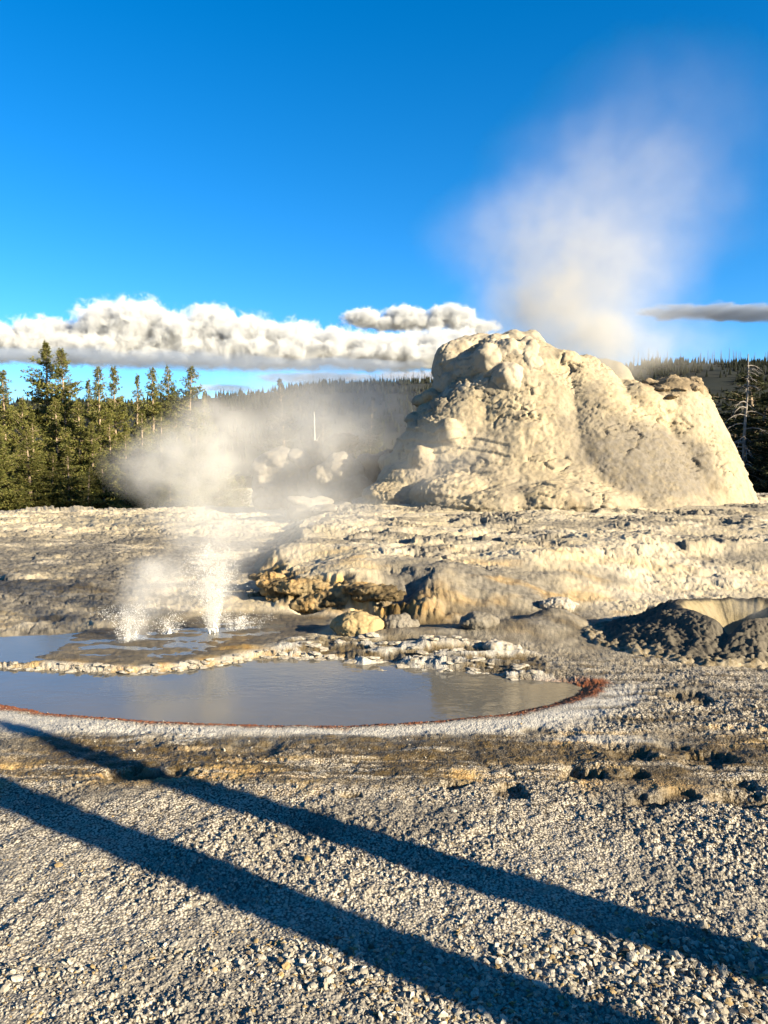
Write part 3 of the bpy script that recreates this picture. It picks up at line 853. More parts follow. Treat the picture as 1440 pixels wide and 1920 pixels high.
# ------------------------------------------------------------------ rocks and slabs round the far pool edge
def stone_variants(n, sub, flat, seed):
    out = []
    for i in range(n):
        rs = np.random.RandomState(seed + i)
        v, f = ICO[sub]
        d = 1 + 0.75 * fbm3(v * 1.3 + rs.rand(3) * 50, 3) + 0.22 * fbm3(v * 4 + rs.rand(3) * 50, 2)
        w = v * d[:, None] * np.array((rs.uniform(.8, 1.25), rs.uniform(.7, 1.1), flat * rs.uniform(.8, 1.2)))
        w[:, 2] = np.maximum(w[:, 2], -0.45 * flat)
        out.append((w.astype(np.float32), f))
    return out

M_SLAB = formation_material('white_crust', (0.66, 0.62, 0.54), (0.58, 0.52, 0.42), (0.40, 0.30, 0.17), 9.0, bumpd=0.006)
M_OCHROCK = formation_material('ochre_rock', (0.60, 0.46, 0.24), (0.55, 0.42, 0.22), (0.44, 0.30, 0.13), 4.0, bumpd=0.010)
M_GREYROCK = formation_material('grey_crust', (0.34, 0.31, 0.26), (0.28, 0.25, 0.20), (0.16, 0.13, 0.09), 5.0, bumpd=0.012)

def named_rock(px, py, w, h, lab, mat, seed, depth=1.0):
    x, y = atz(px, py, 0.0)
    s = y / F; gz = ground_z(x, y)
    rs = random.Random(seed)
    pr = [ellipsoid((x, y, gz + h * s * .25), (w * s * .5, w * s * .45 * depth, h * s * .75))]
    for i in range(4):
        pr.append(ellipsoid((x + rs.uniform(-.4, .4) * w * s, y + rs.uniform(-.1, .25) * w * s, gz + h * s * rs.uniform(0, .35)), (w * s * rs.uniform(.2, .34), w * s * .28, h * s * rs.uniform(.3, .5))))
    me = rock_mesh('sinter_rock', pr, 0.011, mat, big=(0.07, 3.5), knob=(0.02, 7.0), fine=(0.03, 13), grit=0.02, crack=0.0, origin=(x, y, gz), smooth=3)
    tag(obj('sinter_rock', me, None, (x, y, gz)), lab, 'rock', 'rocks on the far side of the pool')
named_rock(672, 1190, 96, 36, 'ochre yellow ribbed boulder at the water edge between both pools', M_OCHROCK, 1)
named_rock(748, 1188, 60, 26, 'pale brown rock right beside the ribbed yellow boulder', M_GREYROCK, 2)
named_rock(895, 1192, 60, 26, 'grey rounded rock to the right of the small black hollow', M_GREYROCK, 3)
named_rock(1045, 1152, 70, 22, 'flat topped pale rock crowning the low ridge left of the dark mound', M_SLAB, 4, 0.8)
named_rock(935, 1222, 60, 14, 'white crusty rock beside the small puddle behind the pool', M_SLAB, 5)
named_rock(720, 1246, 44, 16, 'squat cream block standing in the far pool edge', M_SLAB, 6)

def build_bank():
    rs = random.Random(33)
    pr = []
    bx = [485, 520, 560, 600, 640, 680, 720, 750]; by = [1128, 1146, 1151, 1153, 1155, 1164, 1170, 1174]
    c0 = atz(600, 1150, 0)
    for i in range(80):
        px = rs.uniform(488, 735); py = np.interp(px, bx, by) - 3
        x, y = atz(px, py, 0.0); hh = rs.uniform(.02, .36)
        if 655 < px < 735 and hh < .24: continue
        if 530 < px < 575 and .08 < hh < .24: continue
        r = rs.uniform(.07, .15)
        pr.append(ellipsoid((x, y + .16 + hh * .55 + rs.uniform(-.05, .08), hh), (r * 2.3, r * 1.3, r * rs.uniform(.5, .75)), rs.uniform(-.15, .15), 2))
    M = formation_material('ochre_bank', (0.56, 0.44, 0.25), (0.60, 0.38, 0.15), (0.30, 0.22, 0.12), 4.0, stain=((0.09, 0.065, 0.03), (0.22, 0.16, 0.08)), bumpd=0.02)
    at_ = lambda co, n: {'a_stain': ss(-0.08, 0.15, fbm3(co * 2.2 + 3, 4) + 0.10 * ss(0.3, 0.05, co[:, 2]))}
    me = rock_mesh('sinter_bank', pr, 0.015, M, big=(0.06, 2.5), knob=(0.02, 7.0), fine=(0.05, 8), grit=0.04, step=0.045, stepf=13.0, origin=(c0[0], c0[1], 0), smooth=8, attrs=at_)
    tag(obj('sinter_bank', me, None, (c0[0], c0[1], 0)), 'broken ochre sinter bank with dark hollows behind the rear pool, right of the jet', 'bank')
build_bank()

def build_slabs():
    var = [mesh_np('crust_piece', v, f, M_SLAB, False) for v, f in stone_variants(6, 3, 0.34, 90)]
    rs = random.Random(21)
    first = None; n = 0
    def place(x, y, s, rz, lab, grp, dz=0.0):
        nonlocal n
        o = bpy.data.objects.new('crust_piece', var[n % 6]); C.objects.link(o)
        o.location = (x, y, ground_z(x, y) + s * 0.12 + dz); o.rotation_euler = (rs.uniform(-.2, .2), rs.uniform(-.2, .2), rz)
        o.scale = (s, s * rs.uniform(.55, .9), s * rs.uniform(.6, 1.1)); n += 1
        tag(o, lab, 'crust piece', grp)
    # along the ledge between the pools
    for i in range(95):
        k = rs.random() ** 0.85
        px = -10 + 670 * k
        py = np.interp(px, [-10, 0, 130, 250, 330, 430, 480, 560, 660], [1247, 1248, 1253, 1258, 1253, 1240, 1229, 1230, 1233]) + rs.uniform(-8, -2)
        x, y = atz(px, py, -0.01)
        place(x, y, rs.uniform(.02, .055), rs.uniform(-.6, .6), 'thin white crust piece in the row on the ledge between both pools', 'crust pieces on the ledge between the pools')
    # white broken slabs at the far edge
    for i in range(45):
        px = rs.uniform(560, 930); py = rs.uniform(1196, 1244) + (px - 560) * 0.03
        x, y = atz(px, py, 0)
        place(x, y, rs.uniform(.025, .075), rs.uniform(-.5, .5), 'whitish broken crust slab on the far pool shore before the ochre bank', 'crust slabs on the far pool shore')
    for i in range(40):
        px = rs.uniform(760, 1000); py = np.interp(px, [760, 860, 925, 1000], [1250, 1259, 1263, 1272]) - rs.uniform(1, 22)
        x, y = atz(px, py, 0)
        place(x, y, rs.uniform(.025, .06), rs.uniform(-.5, .5), 'small pale crust lump edging the dark shelf at the pool end', 'crust lumps on the dark shelf')
build_slabs()

# ------------------------------------------------------------------ gravel and crust chips
def scatter(name, pts, sizes, variants, mat, tilt=0.5, seed=1, sink=0.1):
    rs = np.random.RandomState(seed)
    gz, _ = ground(pts[:, 0].copy(), pts[:, 1].copy())
    cos, fs, off = [], [], 0
    vid = rs.randint(0, len(variants), len(pts))
    for k, (v, f) in enumerate(variants):
        I = np.nonzero(vid == k)[0]
        if not len(I): continue
        a = rs.uniform(0, 2 * np.pi, len(I)); t = rs.normal(0, tilt, len(I)); u = rs.normal(0, tilt, len(I))
        ca, sa = np.cos(a), np.sin(a)
        w = v[None] * sizes[I][:, None, None]
        x, y, z = w[..., 0], w[..., 1], w[..., 2]
        y, z = y * np.cos(t)[:, None] - z * np.sin(t)[:, None], y * np.sin(t)[:, None] + z * np.cos(t)[:, None]
        x, z = x * np.cos(u)[:, None] - z * np.sin(u)[:, None], x * np.sin(u)[:, None] + z * np.cos(u)[:, None]
        x, y = x * ca[:, None] - y * sa[:, None], x * sa[:, None] + y * ca[:, None]
        p = np.stack([x + pts[I, 0][:, None], y + pts[I, 1][:, None], z + (gz[I] + sizes[I] * sink)[:, None]], -1).reshape(-1, 3)
        cos.append(p); fs.append((f[None] + (np.arange(len(I)) * len(v))[:, None, None]).reshape(-1, 3) + off); off += len(p)
    return mesh_np(name, np.concatenate(cos), np.concatenate(fs), mat, False)

def gravel_mat():
    m, nt, b = new_mat('sinter_gravel', 0.85, 0.2)
    k = NB(nt, 0.36); p = k.pos()
    isl = k.n('ShaderNodeNewGeometry').outputs['Random Per Island']
    c = k.mix(k.map(isl, 0.0, 1.0, smooth=False), (0.46, 0.41, 0.32), (0.84, 0.79, 0.68))
    c = k.mix(k.map(isl, 0.80, 0.83), c, (0.50, 0.36, 0.17))
    c = k.mix(k.map(isl, 0.93, 0.95), c, (0.16, 0.12, 0.08))
    c = k.mix(k.map(k.noise(p, 70, 3, 0.6), 0.5, 0.75), c, (0.36, 0.31, 0.23))
    nt.links.new(c, b.inputs['Base Color'])
    nt.links.new(k.bump(k.noise(p, 140, 3, 0.6), 0.5, 0.004), b.inputs['Normal'])
    return m
M_GRAVEL = gravel_mat()

def build_gravel():
    rs = np.random.RandomState(77)
    N = 75000
    y = 2.35 + rs.rand(N) ** 1.5 * 4.0; x = rs.uniform(-1, 1, N) * (0.62 * y + 0.35)
    patch = fbm2(x * 1.1 + 3, y * 1.4, 3)
    # coarse patches at the bottom right, bottom centre and lower left
    coarse = np.zeros(N)
    for px, py, rx, ry, w in COARSE:
        c = atz(px, py, 0)
        coarse = np.maximum(coarse, w * np.exp(-((x - c[0]) / rx) ** 2 - ((y - c[1]) / ry) ** 2))
    dens = np.clip(0.10 + 0.25 * ss(-.1, .4, patch) * ss(4.6, 3.0, y) + 0.9 * coarse, 0, 1)
    keep = rs.rand(N) < dens
    x, y, coarse = x[keep], y[keep], coarse[keep]
    s = 0.003 + 0.005 * rs.rand(len(x)) ** 3 + 0.021 * coarse * rs.rand(len(x)) ** 3 + 0.012 * (rs.rand(len(x)) < .006)
    me = scatter('gravel', np.stack([x, y], 1).astype(np.float32), s.astype(np.float32), stone_variants(8, 2, 0.42, 300)[:4] + stone_variants(8, 1, 0.42, 320), M_GRAVEL, 0.5, 5)
    tag(obj('gravel', me), 'loose whitish sinter gravel and chips over the near ground', kind='stuff')
build_gravel()

# ------------------------------------------------------------------ trees
M_BARK = plain_mat('bark', (0.22, 0.17, 0.12), 0.9, 0.5, 6)
M_DEADWOOD = plain_mat('grey_deadwood', (0.17, 0.155, 0.14), 0.9, 0.35, 6)
def needle_mat(name, c1, c2, c3):
    m, nt, b = new_mat(name, 0.75, 0.15)
    k = NB(nt)
    isl = k.n('ShaderNodeNewGeometry').outputs['Random Per Island']
    c = k.mix(k.map(k.noise(k.objco(), 0.9, 3, 0.6), 0.35, 0.65), c1, c2)
    c = k.mix(k.map(isl, 0.55, 1.0), c, c3)
    nt.links.new(c, b.inputs['Base Color'])
    tr = nt.nodes.new('ShaderNodeBsdfTranslucent'); nt.links.new(c, tr.inputs['Color'])
    mx = nt.nodes.new('ShaderNodeMixShader'); mx.inputs[0].default_value = 0.2
    nt.links.new(b.outputs[0], mx.inputs[1]); nt.links.new(tr.outputs[0], mx.inputs[2])
    nt.links.new(mx.outputs[0], nt.nodes['Material Output'].inputs['Surface'])
    return m
M_NEEDLE = needle_mat('pine_needles', (0.062, 0.070, 0.017), (0.090, 0.090, 0.023), (0.128, 0.115, 0.034))
M_NEEDLE_SHADE = needle_mat('shade_toned_needles', (0.018, 0.024, 0.010), (0.026, 0.031, 0.012), (0.045, 0.045, 0.018))  # pine needles with the shade of the right-hand trees put into the colour

def tube(pts, radii, seg=6):
    pts = np.array(pts, np.float32); co = []
    n = len(pts)
    for i in range(n):
        d = pts[min(i + 1, n - 1)] - pts[max(i - 1, 0)]; d = d / (np.linalg.norm(d) + 1e-9)
        u = np.cross(d, (0.3, 0.9, 0.1)); u /= np.linalg.norm(u) + 1e-9; v = np.cross(d, u)
        t = np.arange(seg) / seg * 2 * np.pi
        co.append(pts[i] + radii[i] * (np.cos(t)[:, None] * u + np.sin(t)[:, None] * v))
    co = np.concatenate(co)
    i = np.arange(n - 1)[:, None] * seg; j = np.arange(seg)[None, :]; j2 = (j + 1) % seg
    return co, np.stack([i + j, i + j2, i + seg + j2, i + seg + j], -1).reshape(-1, 4)

def join(parts):
    co, q, off = [], [], 0
    for c, f in parts: co.append(c); q.append(f + off); off += len(c)
    return np.concatenate(co), np.concatenate(q)

def conifer_meshes(seed, H, rmax, base, mat, lush=1.0, ragged=0.4):
    """trunk with bare lower limbs, and a crown of needle tufts carried on boughs"""
    rs = np.random.RandomState(seed)
    bend = rs.normal(0, .012, 2)
    trunk_p = [(bend[0] * (t * H) ** 1.3, bend[1] * (t * H) ** 1.3, t * H - .3) for t in np.linspace(0, 1, 9)]
    parts = [tube(trunk_p, np.linspace(0.013 * H + .03, 0.02, 9), 8)]
    tufts_p, tufts_d, tufts_s = [], [], []
    nb = int(120 * lush * H / 14)
    hs = base + (1 - base) * rs.rand(nb) ** 0.85
    hs = np.concatenate([hs, [0.97, 0.985, 0.955]])
    lump = rs.rand(12)
    for h in hs:
        a = rs.uniform(0, 2 * np.pi)
        f = (h - base) / (1 - base)
        L = rmax * (0.04 + (1 - f) ** 0.9 * 1.4) * ss(-0.12, 0.25, f) * rs.uniform(1 - ragged, 1.1) * (0.7 + 0.6 * lump[int(h * 11) % 12])
        up = rs.uniform(-0.15, 0.35) + 0.5 * f
        p0 = np.array([np.interp(h, np.linspace(0, 1, 9), [q[i] for q in trunk_p]) for i in range(3)])
        d = np.array((math.cos(a), math.sin(a), up * 0.6)); d /= np.linalg.norm(d)
        pts = [p0 + d * L * t + np.array((0, 0, (-0.22 * t + 0.34 * t * t) * L)) for t in (0, .4, .75, 1)]
        parts.append(tube(pts, [0.035 * (1.1 - f) + .012, 0.025, 0.015, 0.006], 4))
        nt_ = max(3, int(L / 0.15))
        for t in np.linspace(0.22, 1, nt_):
            p = p0 + d * L * t + np.array((0, 0, (-0.22 * t + 0.34 * t * t) * L))
            side = np.cross(d, (0, 0, 1)); w = 0.42 * L * (1 - t * .75)
            for k in range(2 if t < .85 else 1):
                o = side * rs.uniform(-w, w) + np.array((0, 0, rs.uniform(-.10, .14)))
                tufts_p.append(p + o); dd = d + side * np.sign(np.dot(o, side)) * 0.6 + np.array((0, 0, 0.45)); tufts_d.append(dd / np.linalg.norm(dd)); tufts_s.append(0.38 + 0.62 * (1 - f) ** 0.8)
    for i in range(int(22 * (1 if base > .1 else .4))):        # dead bare limbs below the crown
        h = rs.uniform(0.06, base + .25); a = rs.uniform(0, 6.28); L = rmax * rs.uniform(.25, .7)
        p0 = np.array([np.interp(h, np.linspace(0, 1, 9), [q[i] for q in trunk_p]) for i in range(3)])
        d = np.array((math.cos(a), math.sin(a), rs.uniform(-.3, .2)))
        parts.append(tube([p0, p0 + d * L * .5 + (0, 0, .05 * L), p0 + d * L - (0, 0, .1 * L)], [.03, .02, .006], 4))
    P = np.array(tufts_p, np.float32); D = np.array(tufts_d, np.float32); n = len(P)
    m = 9
    r = rs.normal(size=(n, m, 3)); dirs = D[:, None] * 0.75 + r * 0.55
    dirs /= np.linalg.norm(dirs, axis=2)[..., None]
    S_ = np.array(tufts_s, np.float32)[:, None, None]; ln = rs.uniform(.20, .46, (n, m, 1)) * S_; wd = rs.uniform(.03, .06, (n, m, 1)) * S_
    sd = np.cross(dirs, rs.normal(size=(n, m, 3))); sd /= np.linalg.norm(sd, axis=2)[..., None]
    c = P[:, None] + dirs * 0.02
    v = np.stack([c - sd * wd * .5, c + dirs * ln * .55 - sd * wd, c + dirs * ln, c + dirs * ln * .5 + sd * wd], 2).reshape(-1, 3)
    q = np.arange(n * m * 4).reshape(-1, 4)
    tco, tq = join(parts)
    return mesh_np('trunk', tco, tq, M_BARK, True), mesh_np('crown', v, q, mat, False)

VAR = [(conifer_meshes(40 + i, 14, w, b, M_NEEDLE, l, rg), 14.0) for i, (w, b, l, rg) in enumerate(
    [(2.3, .22, 1.25, .5), (2.0, .30, 1.1, .45), (1.7, .38, .95, .55), (1.9, .18, 1.3, .4), (2.2, .42, .9, .6), (2.6, .06, 1.5, .45), (1.5, .12, 1.1, .35)])]
VARD = [(conifer_meshes(80 + i, 12, w, b, M_NEEDLE_SHADE, l, .45), 12.0) for i, (w, b, l) in enumerate([(2.6, .05, 1.5), (2.2, .1, 1.3)])]

def plant_tree(px, py, Y, var, wide, label, group, name='pine_tree', cat='pine tree', rz=None):
    (tm, cm), H0 = var
    top = at(px, py, Y); gz = ground_z(top[0], Y)
    H = top[2] - gz
    root = empty(name, (top[0], Y, gz))
    root.rotation_euler = (0, 0, random.uniform(0, 6.28) if rz is None else rz)
    s = H / H0; root.scale = (s * wide, s * wide, s)
    tag(root, label, cat, group)
    for nm, me in (('trunk', tm), ('crown', cm)):
        o = bpy.data.objects.new(nm, me); C.objects.link(o); o.parent = root
    return root

def build_forest():
    G = 'pines of the wood at the left'
    back = [(10, 688, 56, 2, 1.2, 'pine with ragged top cut by the left picture edge'),
            (84, 632, 58, 0, 1.25, 'tallest dark pine in the left wood, rising into the cloud'),
            (126, 650, 57, 3, 1.15, 'broad pine standing close against the tallest one on its right'),
            (154, 706, 55, 6, 1.0, 'narrow dark pine in the gap right of the two tallest'),
            (187, 682, 54, 2, 1.0, 'thin see-through pine with a long sunlit bare trunk'),
            (217, 684, 56, 3, 1.0, 'pointed cone shaped pine just right of the see-through one'),
            (251, 697, 57, 6, 1.05, 'slim dark spire pine in the middle of the right-hand group'),
            (288, 684, 58, 2, 1.1, 'slender loose pine left of the last two tops'),
            (316, 681, 59, 1, 1.0, 'pine second from the right end of the left wood'),
            (345, 683, 59, 4, 1.15, 'round-topped pine at the right end of the wood above the steam'),
            (374, 728, 62, 6, 1.0, 'small pine fading into steam at the wood right edge')]
    for px, py, Y, v, w, lab in back: plant_tree(px, py, Y, VAR[v], w, lab, G)
    rs = random.Random(4)
    mid = [(-22, 722), (36, 738), (62, 770), (105, 742), (150, 748), (176, 790), (206, 772), (236, 790), (264, 764), (300, 760), (332, 768), (366, 782), (398, 812), (425, 840)]
    for px, py in mid:
        plant_tree(px, py, rs.uniform(47, 52), VAR[rs.choice([0, 3, 5, 5, 1])], rs.uniform(1.0, 1.35), 'olive green pine in the dense middle of the left wood below the tops', 'middle pines of the left wood')
    for px, py in [(-10, 800), (24, 832), (58, 805), (92, 846), (128, 836), (160, 868), (196, 850), (232, 862), (275, 850), (318, 858), (362, 866), (410, 880), (455, 890)]:
        plant_tree(px, py, rs.uniform(38, 43), VAR[rs.choice([5, 5, 3, 6])], rs.uniform(1.5, 1.9), 'low bushy young pine at the front foot of the left wood', 'young pines at the foot of the left wood')
    for px, py, Y in [(-90, 690, 56), (-160, 720, 52), (-60, 800, 44)]:
        plant_tree(px, py, Y, VAR[3], 1.2, 'pine further left in the wood beyond the edge', 'pines beyond the left edge')
    # right side
    G2 = 'dark pines right of the cone'
    for px, py, Y, v, w, lab in [(1440, 690, 44, 0, 2.6, 'dark bushy pine behind the bare tree at the right edge'),
                                 (1404, 730, 42, 1, 2.6, 'near black pine in shade close beside the cone right flank'),
                                 (1362, 772, 46, 1, 2.6, 'low dark pine half hidden by the cone right flank'),
                                 (1452, 770, 36, 0, 2.4, 'dark low pine cut by the right picture edge')]:
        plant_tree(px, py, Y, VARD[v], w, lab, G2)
    for px, py, Y in [(1500, 700, 40), (1580, 640, 38), (1660, 600, 36), (1540, 690, 34), (1760, 560, 34), (1480, 720, 46), (1860, 600, 33)]:
        plant_tree(px, py, Y, VARD[0], 1.4, 'dark pine standing beyond the right edge', 'pines beyond the right edge')
    # faint pines in the haze behind the boulders
    for px, py, lab in [(535, 706, 'faint tall pine lost in steam above the boulders'), (600, 748, 'dim pine behind the steam near the thin white snag'),
                        (690, 742, 'dim pine behind steam left of the cone shoulder'), (650, 762, 'dim low pine between two others in the steam')]:
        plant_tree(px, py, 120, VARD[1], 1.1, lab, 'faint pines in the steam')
build_forest()

def build_snags():
    # bare dead tree at the right
    rs = np.random.RandomState(12)
    top = at(1402, 656, 37.0); x = top[0]; gz = ground_z(x, 37.0); H = top[2] - gz
    root = empty('dead_tree', (x, 37.0, gz)); tag(root, 'bare grey dead tree with drooping branches at the right edge', 'dead tree')
    tr = tube([(0.02 * math.sin(t * 9) * 3, 0, t * H - .2) for t in np.linspace(0, 1, 12)], np.linspace(.13, .025, 12), 7)
    obj('trunk', mesh_np('trunk', *tr, M_DEADWOOD), root)
    parts = []
    for i in range(34):
        h = 0.30 + 0.66 * rs.rand(); a = rs.uniform(0, 6.28); L = (0.35 + 1.5 * (1 - h)) * rs.uniform(.6, 1.5) * 1.25
        p0 = np.array((0, 0, h * H - .2)); d = np.array((math.cos(a), math.sin(a), 0))
        c = lambda t: p0 + d * L * t + np.array((0, 0, (0.45 * t - 0.95 * t * t) * L * .7))
        parts.append(tube([c(t) for t in (0, .25, .5, .75, 1)], [.035, .03, .022, .015, .006], 4))
        for k in range(7):
            t = rs.uniform(.25, 1); b = a + rs.uniform(-1.2, 1.2); l = L * .35 * rs.uniform(.4, 1)
            e = np.array((math.cos(b), math.sin(b), rs.uniform(-.8, .1)))
            parts.append(tube([c(t), c(t) + e * l * .5, c(t) + e * l + (0, 0, -.12 * l)], [.014, .010, .004], 3))
    obj('branches', mesh_np('branches', *join(parts), M_DEADWOOD), root)
    # thin white snag in the steam
    p = at(590, 772, 70.0); gz = ground_z(p[0], 70.0); H = p[2] - gz
    me = mesh_np('bare_snag', *join([tube([(0, 0, 0), (.05, 0, H * .5), (-.05, 0, H)], [.12, .10, .05], 6), tube([(.03, 0, H * .72), (.5, 0, H * .8)], [.04, .01], 4)]), plain_mat('white_deadwood', (.4, .38, .34), .9, .2))
    tag(obj('bare_snag', me, None, (p[0], 70.0, gz)), 'thin white bare snag standing behind the boulders in the steam', 'dead tree')
    # burnt poles on the ridge
    M_B = plain_mat('charred_wood', (.07, .065, .06), .95, .3, 1)
    var = []
    for i in range(5):
        h = 1.0; ps = [tube([(0, 0, -.3), (.01, 0, .5), (rs.uniform(-.02, .02), 0, 1)], [.030, .024, .010], 4)]
        for k in range(9):
            z = rs.uniform(.3, .92); a = rs.uniform(0, 6.28); l = .14 * (1.1 - z)
            ps.append(tube([(0, 0, z), (math.cos(a) * l, math.sin(a) * l, z + rs.uniform(-.03, .04))], [.010, .004], 3))
        var.append(mesh_np('burnt_snag', *join(ps), M_B))
    g = random.Random(9)
    def ridge(px0, px1, n, hmin, hmax, lab, grp):
        for i in range(n):
            px = g.uniform(px0, px1); Y = 900.0 + g.uniform(-25, 5)
            x = at(px, 700, Y)[0]
            z = np.interp(x, HX, HZ) - 2.0
            o = bpy.data.objects.new('burnt_snag', var[i % 5]); C.objects.link(o)
            o.location = (x, Y, z); h = g.uniform(hmin, hmax); o.scale = (h * .8, h * .8, h); o.rotation_euler = (g.uniform(-.03, .03), g.uniform(-.06, .06), g.uniform(0, 6))
            tag(o, lab, 'burnt snag', grp)
    ridge(1185, 1470, 70, 8, 21, 'thin burnt pole on the dark ridge right of the cone', 'burnt poles on the right ridge')
    ridge(385, 700, 50, 6, 14, 'tiny burnt pole on the low ridge right of the wood', 'burnt poles on the left ridge')
    ridge(690, 830, 55, 8, 19, 'burnt pole on the ridge just left of the cone crest', 'burnt poles left of the cone')
    # unseen trunks added at the right, standing in for people, to cast foreground shadows
    for nm, b, s, H, r0, r1, lab in [('shadow_trunk', (1.55, 2.91), 4.2, 3.2, .14, .075, 'unseen tapering trunk added as a person stand-in to cast the upper foreground shadow'), ('shadow_trunk', (0.48, 2.74), 4.2, 4.1, .15, .11, 'unseen thick trunk added as a person stand-in to cast the lower foreground shadow')]:
        bx, by = b[0] + s * .837, b[1] - s * .547
        gz = ground_z(bx, by)
        zz = np.linspace(0, 1, 10)
        ps = [tube([(0.02 * math.sin(5 * t), 0.02 * math.cos(4 * t), t * H - .1) for t in zz] + [(0, 0, H)], list(np.interp(zz, [0, .1, .75, 1], [r0 * 1.25, r0, r0 * .95, r1])) + [.01], 12)]
        tag(obj(nm, mesh_np(nm, *join(ps), M_DEADWOOD), None, (bx, by, gz)), lab, 'dead tree')
build_snags()

# ------------------------------------------------------------------ clouds
CLOUD_Y = 2600.0
def cloud(name, label, blobs, dens, col, nscale=0.016, depth=150, edge=(0.26, 0.70), amp=1.7, seed=0.0, flat=1.0, rate=0.16, fwd=0.0):
    """drifting cloud: a volume whose density is a billowy noise inside a group of lobes (px, py, rx, rz)"""
    s = CLOUD_Y / F; B = []
    for px, py, rx, rz in blobs: B.append((at(px, py, CLOUD_Y - fwd + ((px * 7) % 60 - 30)), np.array((rx * s, depth, rz * s)) * 1.42))
    lo = np.min([p - r for p, r in B], 0); hi = np.max([p + r for p, r in B], 0); c = (lo + hi) / 2; h = (hi - lo) / 2
    co = np.array([(x * h[0], y * h[1], z * h[2]) for x in (-1, 1) for y in (-1, 1) for z in (-1, 1)])
    f = np.array([(0, 1, 3, 2), (4, 6, 7, 5), (0, 4, 5, 1), (2, 3, 7, 6), (0, 2, 6, 4), (1, 5, 7, 3)])
    m = bpy.data.materials.new(name); m.use_nodes = True; nt = m.node_tree
    nt.nodes.remove(nt.nodes['Principled BSDF'])
    k = NB(nt); oc = k.objco(); tot = None
    for p, r in B:
        l = k.vmath('LENGTH', k.vmath('DIVIDE', k.vmath('SUBTRACT', oc, tuple(p - c)), tuple(r)), out=1)
        t = k.map(l, 0.0, 1.0, 1.0, 0.0)
        tot = t if tot is None else k.math('MAXIMUM', tot, t)
    off = k.vmath('ADD', oc, (seed * 500, seed * 130, seed * 77))
    if flat != 1.0: off = k.scalev(off, (1, 1, flat))
    n = k.noise(off, nscale, 7, .66, .35)
    v = k.math('ADD', tot, k.math('MULTIPLY', k.math('SUBTRACT', n, .5), amp))
    D = k.math('MULTIPLY', k.map(v, edge[0], edge[1], 0, dens), k.map(tot, .03, .2))
    pv = k.n('ShaderNodeVolumePrincipled'); pv.inputs['Color'].default_value = (*col, 1); pv.inputs['Anisotropy'].default_value = -0.1
    nt.links.new(D, pv.inputs['Density']); nt.links.new(pv.outputs[0], nt.nodes['Material Output'].inputs['Volume'])
    try: m.cycles.volume_step_rate = rate
    except Exception: pass
    tag(obj(name, mesh_np(name, co, f, m, False), None, tuple(c)), label, 'cloud')
WHITE, DARKC = (.60, .62, .64), (.25, .30, .39)
cloud('cumulus_cloud', 'long bright cumulus bank with billowing tops above the left pines',
      [(-150, 648, 110, 34), (0, 640, 90, 36), (90, 634, 90, 38), (200, 618, 66, 54), (268, 614, 70, 54), (335, 628, 60, 46), (398, 622, 66, 50), (465, 634, 72, 46), (545, 642, 84, 42),
       (630, 652, 90, 36), (725, 658, 110, 36), (830, 655, 110, 42), (910, 660, 90, 36), (180, 652, 330, 34), (480, 660, 330, 32), (780, 668, 260, 28)], .055, WHITE, .021, amp=2.0, seed=1)
cloud('cumulus_cloud', 'smaller puffy grey-white cloud just left of the cone crest', [(680, 597, 52, 23), (760, 592, 58, 24), (845, 592, 66, 26), (760, 606, 150, 18), (880, 612, 70, 20)], .055, WHITE, .024, 90, seed=3, fwd=-430)
cloud('flat_cloud_or_shade', 'dark blue grey layer added in front to paint the shaded underside of the long bank', [(120, 668, 190, 14), (330, 677, 190, 17), (470, 683, 120, 13), (640, 684, 160, 11), (-80, 662, 160, 13)], .011, DARKC, .012, 110, seed=5, flat=2.5, rate=.12, fwd=520)  # separate dark volume: the bank's underside shade put into its colour
cloud('flat_cloud_or_shade', 'flat dark blue grey cloud strip right of the steam column', [(1310, 584, 140, 9), (1410, 588, 150, 11), (1530, 587, 140, 9)], .03, DARKC, .012, 150, seed=7, flat=2.5, rate=.12)
cloud('low_cloud', 'thin pinkish cloud layer lying low over the ridge behind the steam', [(420, 728, 90, 9), (600, 708, 200, 15), (780, 706, 150, 15)], .008, (.40, .375, .37), .012, 150, seed=9, flat=2.5, rate=.12, fwd=-900)

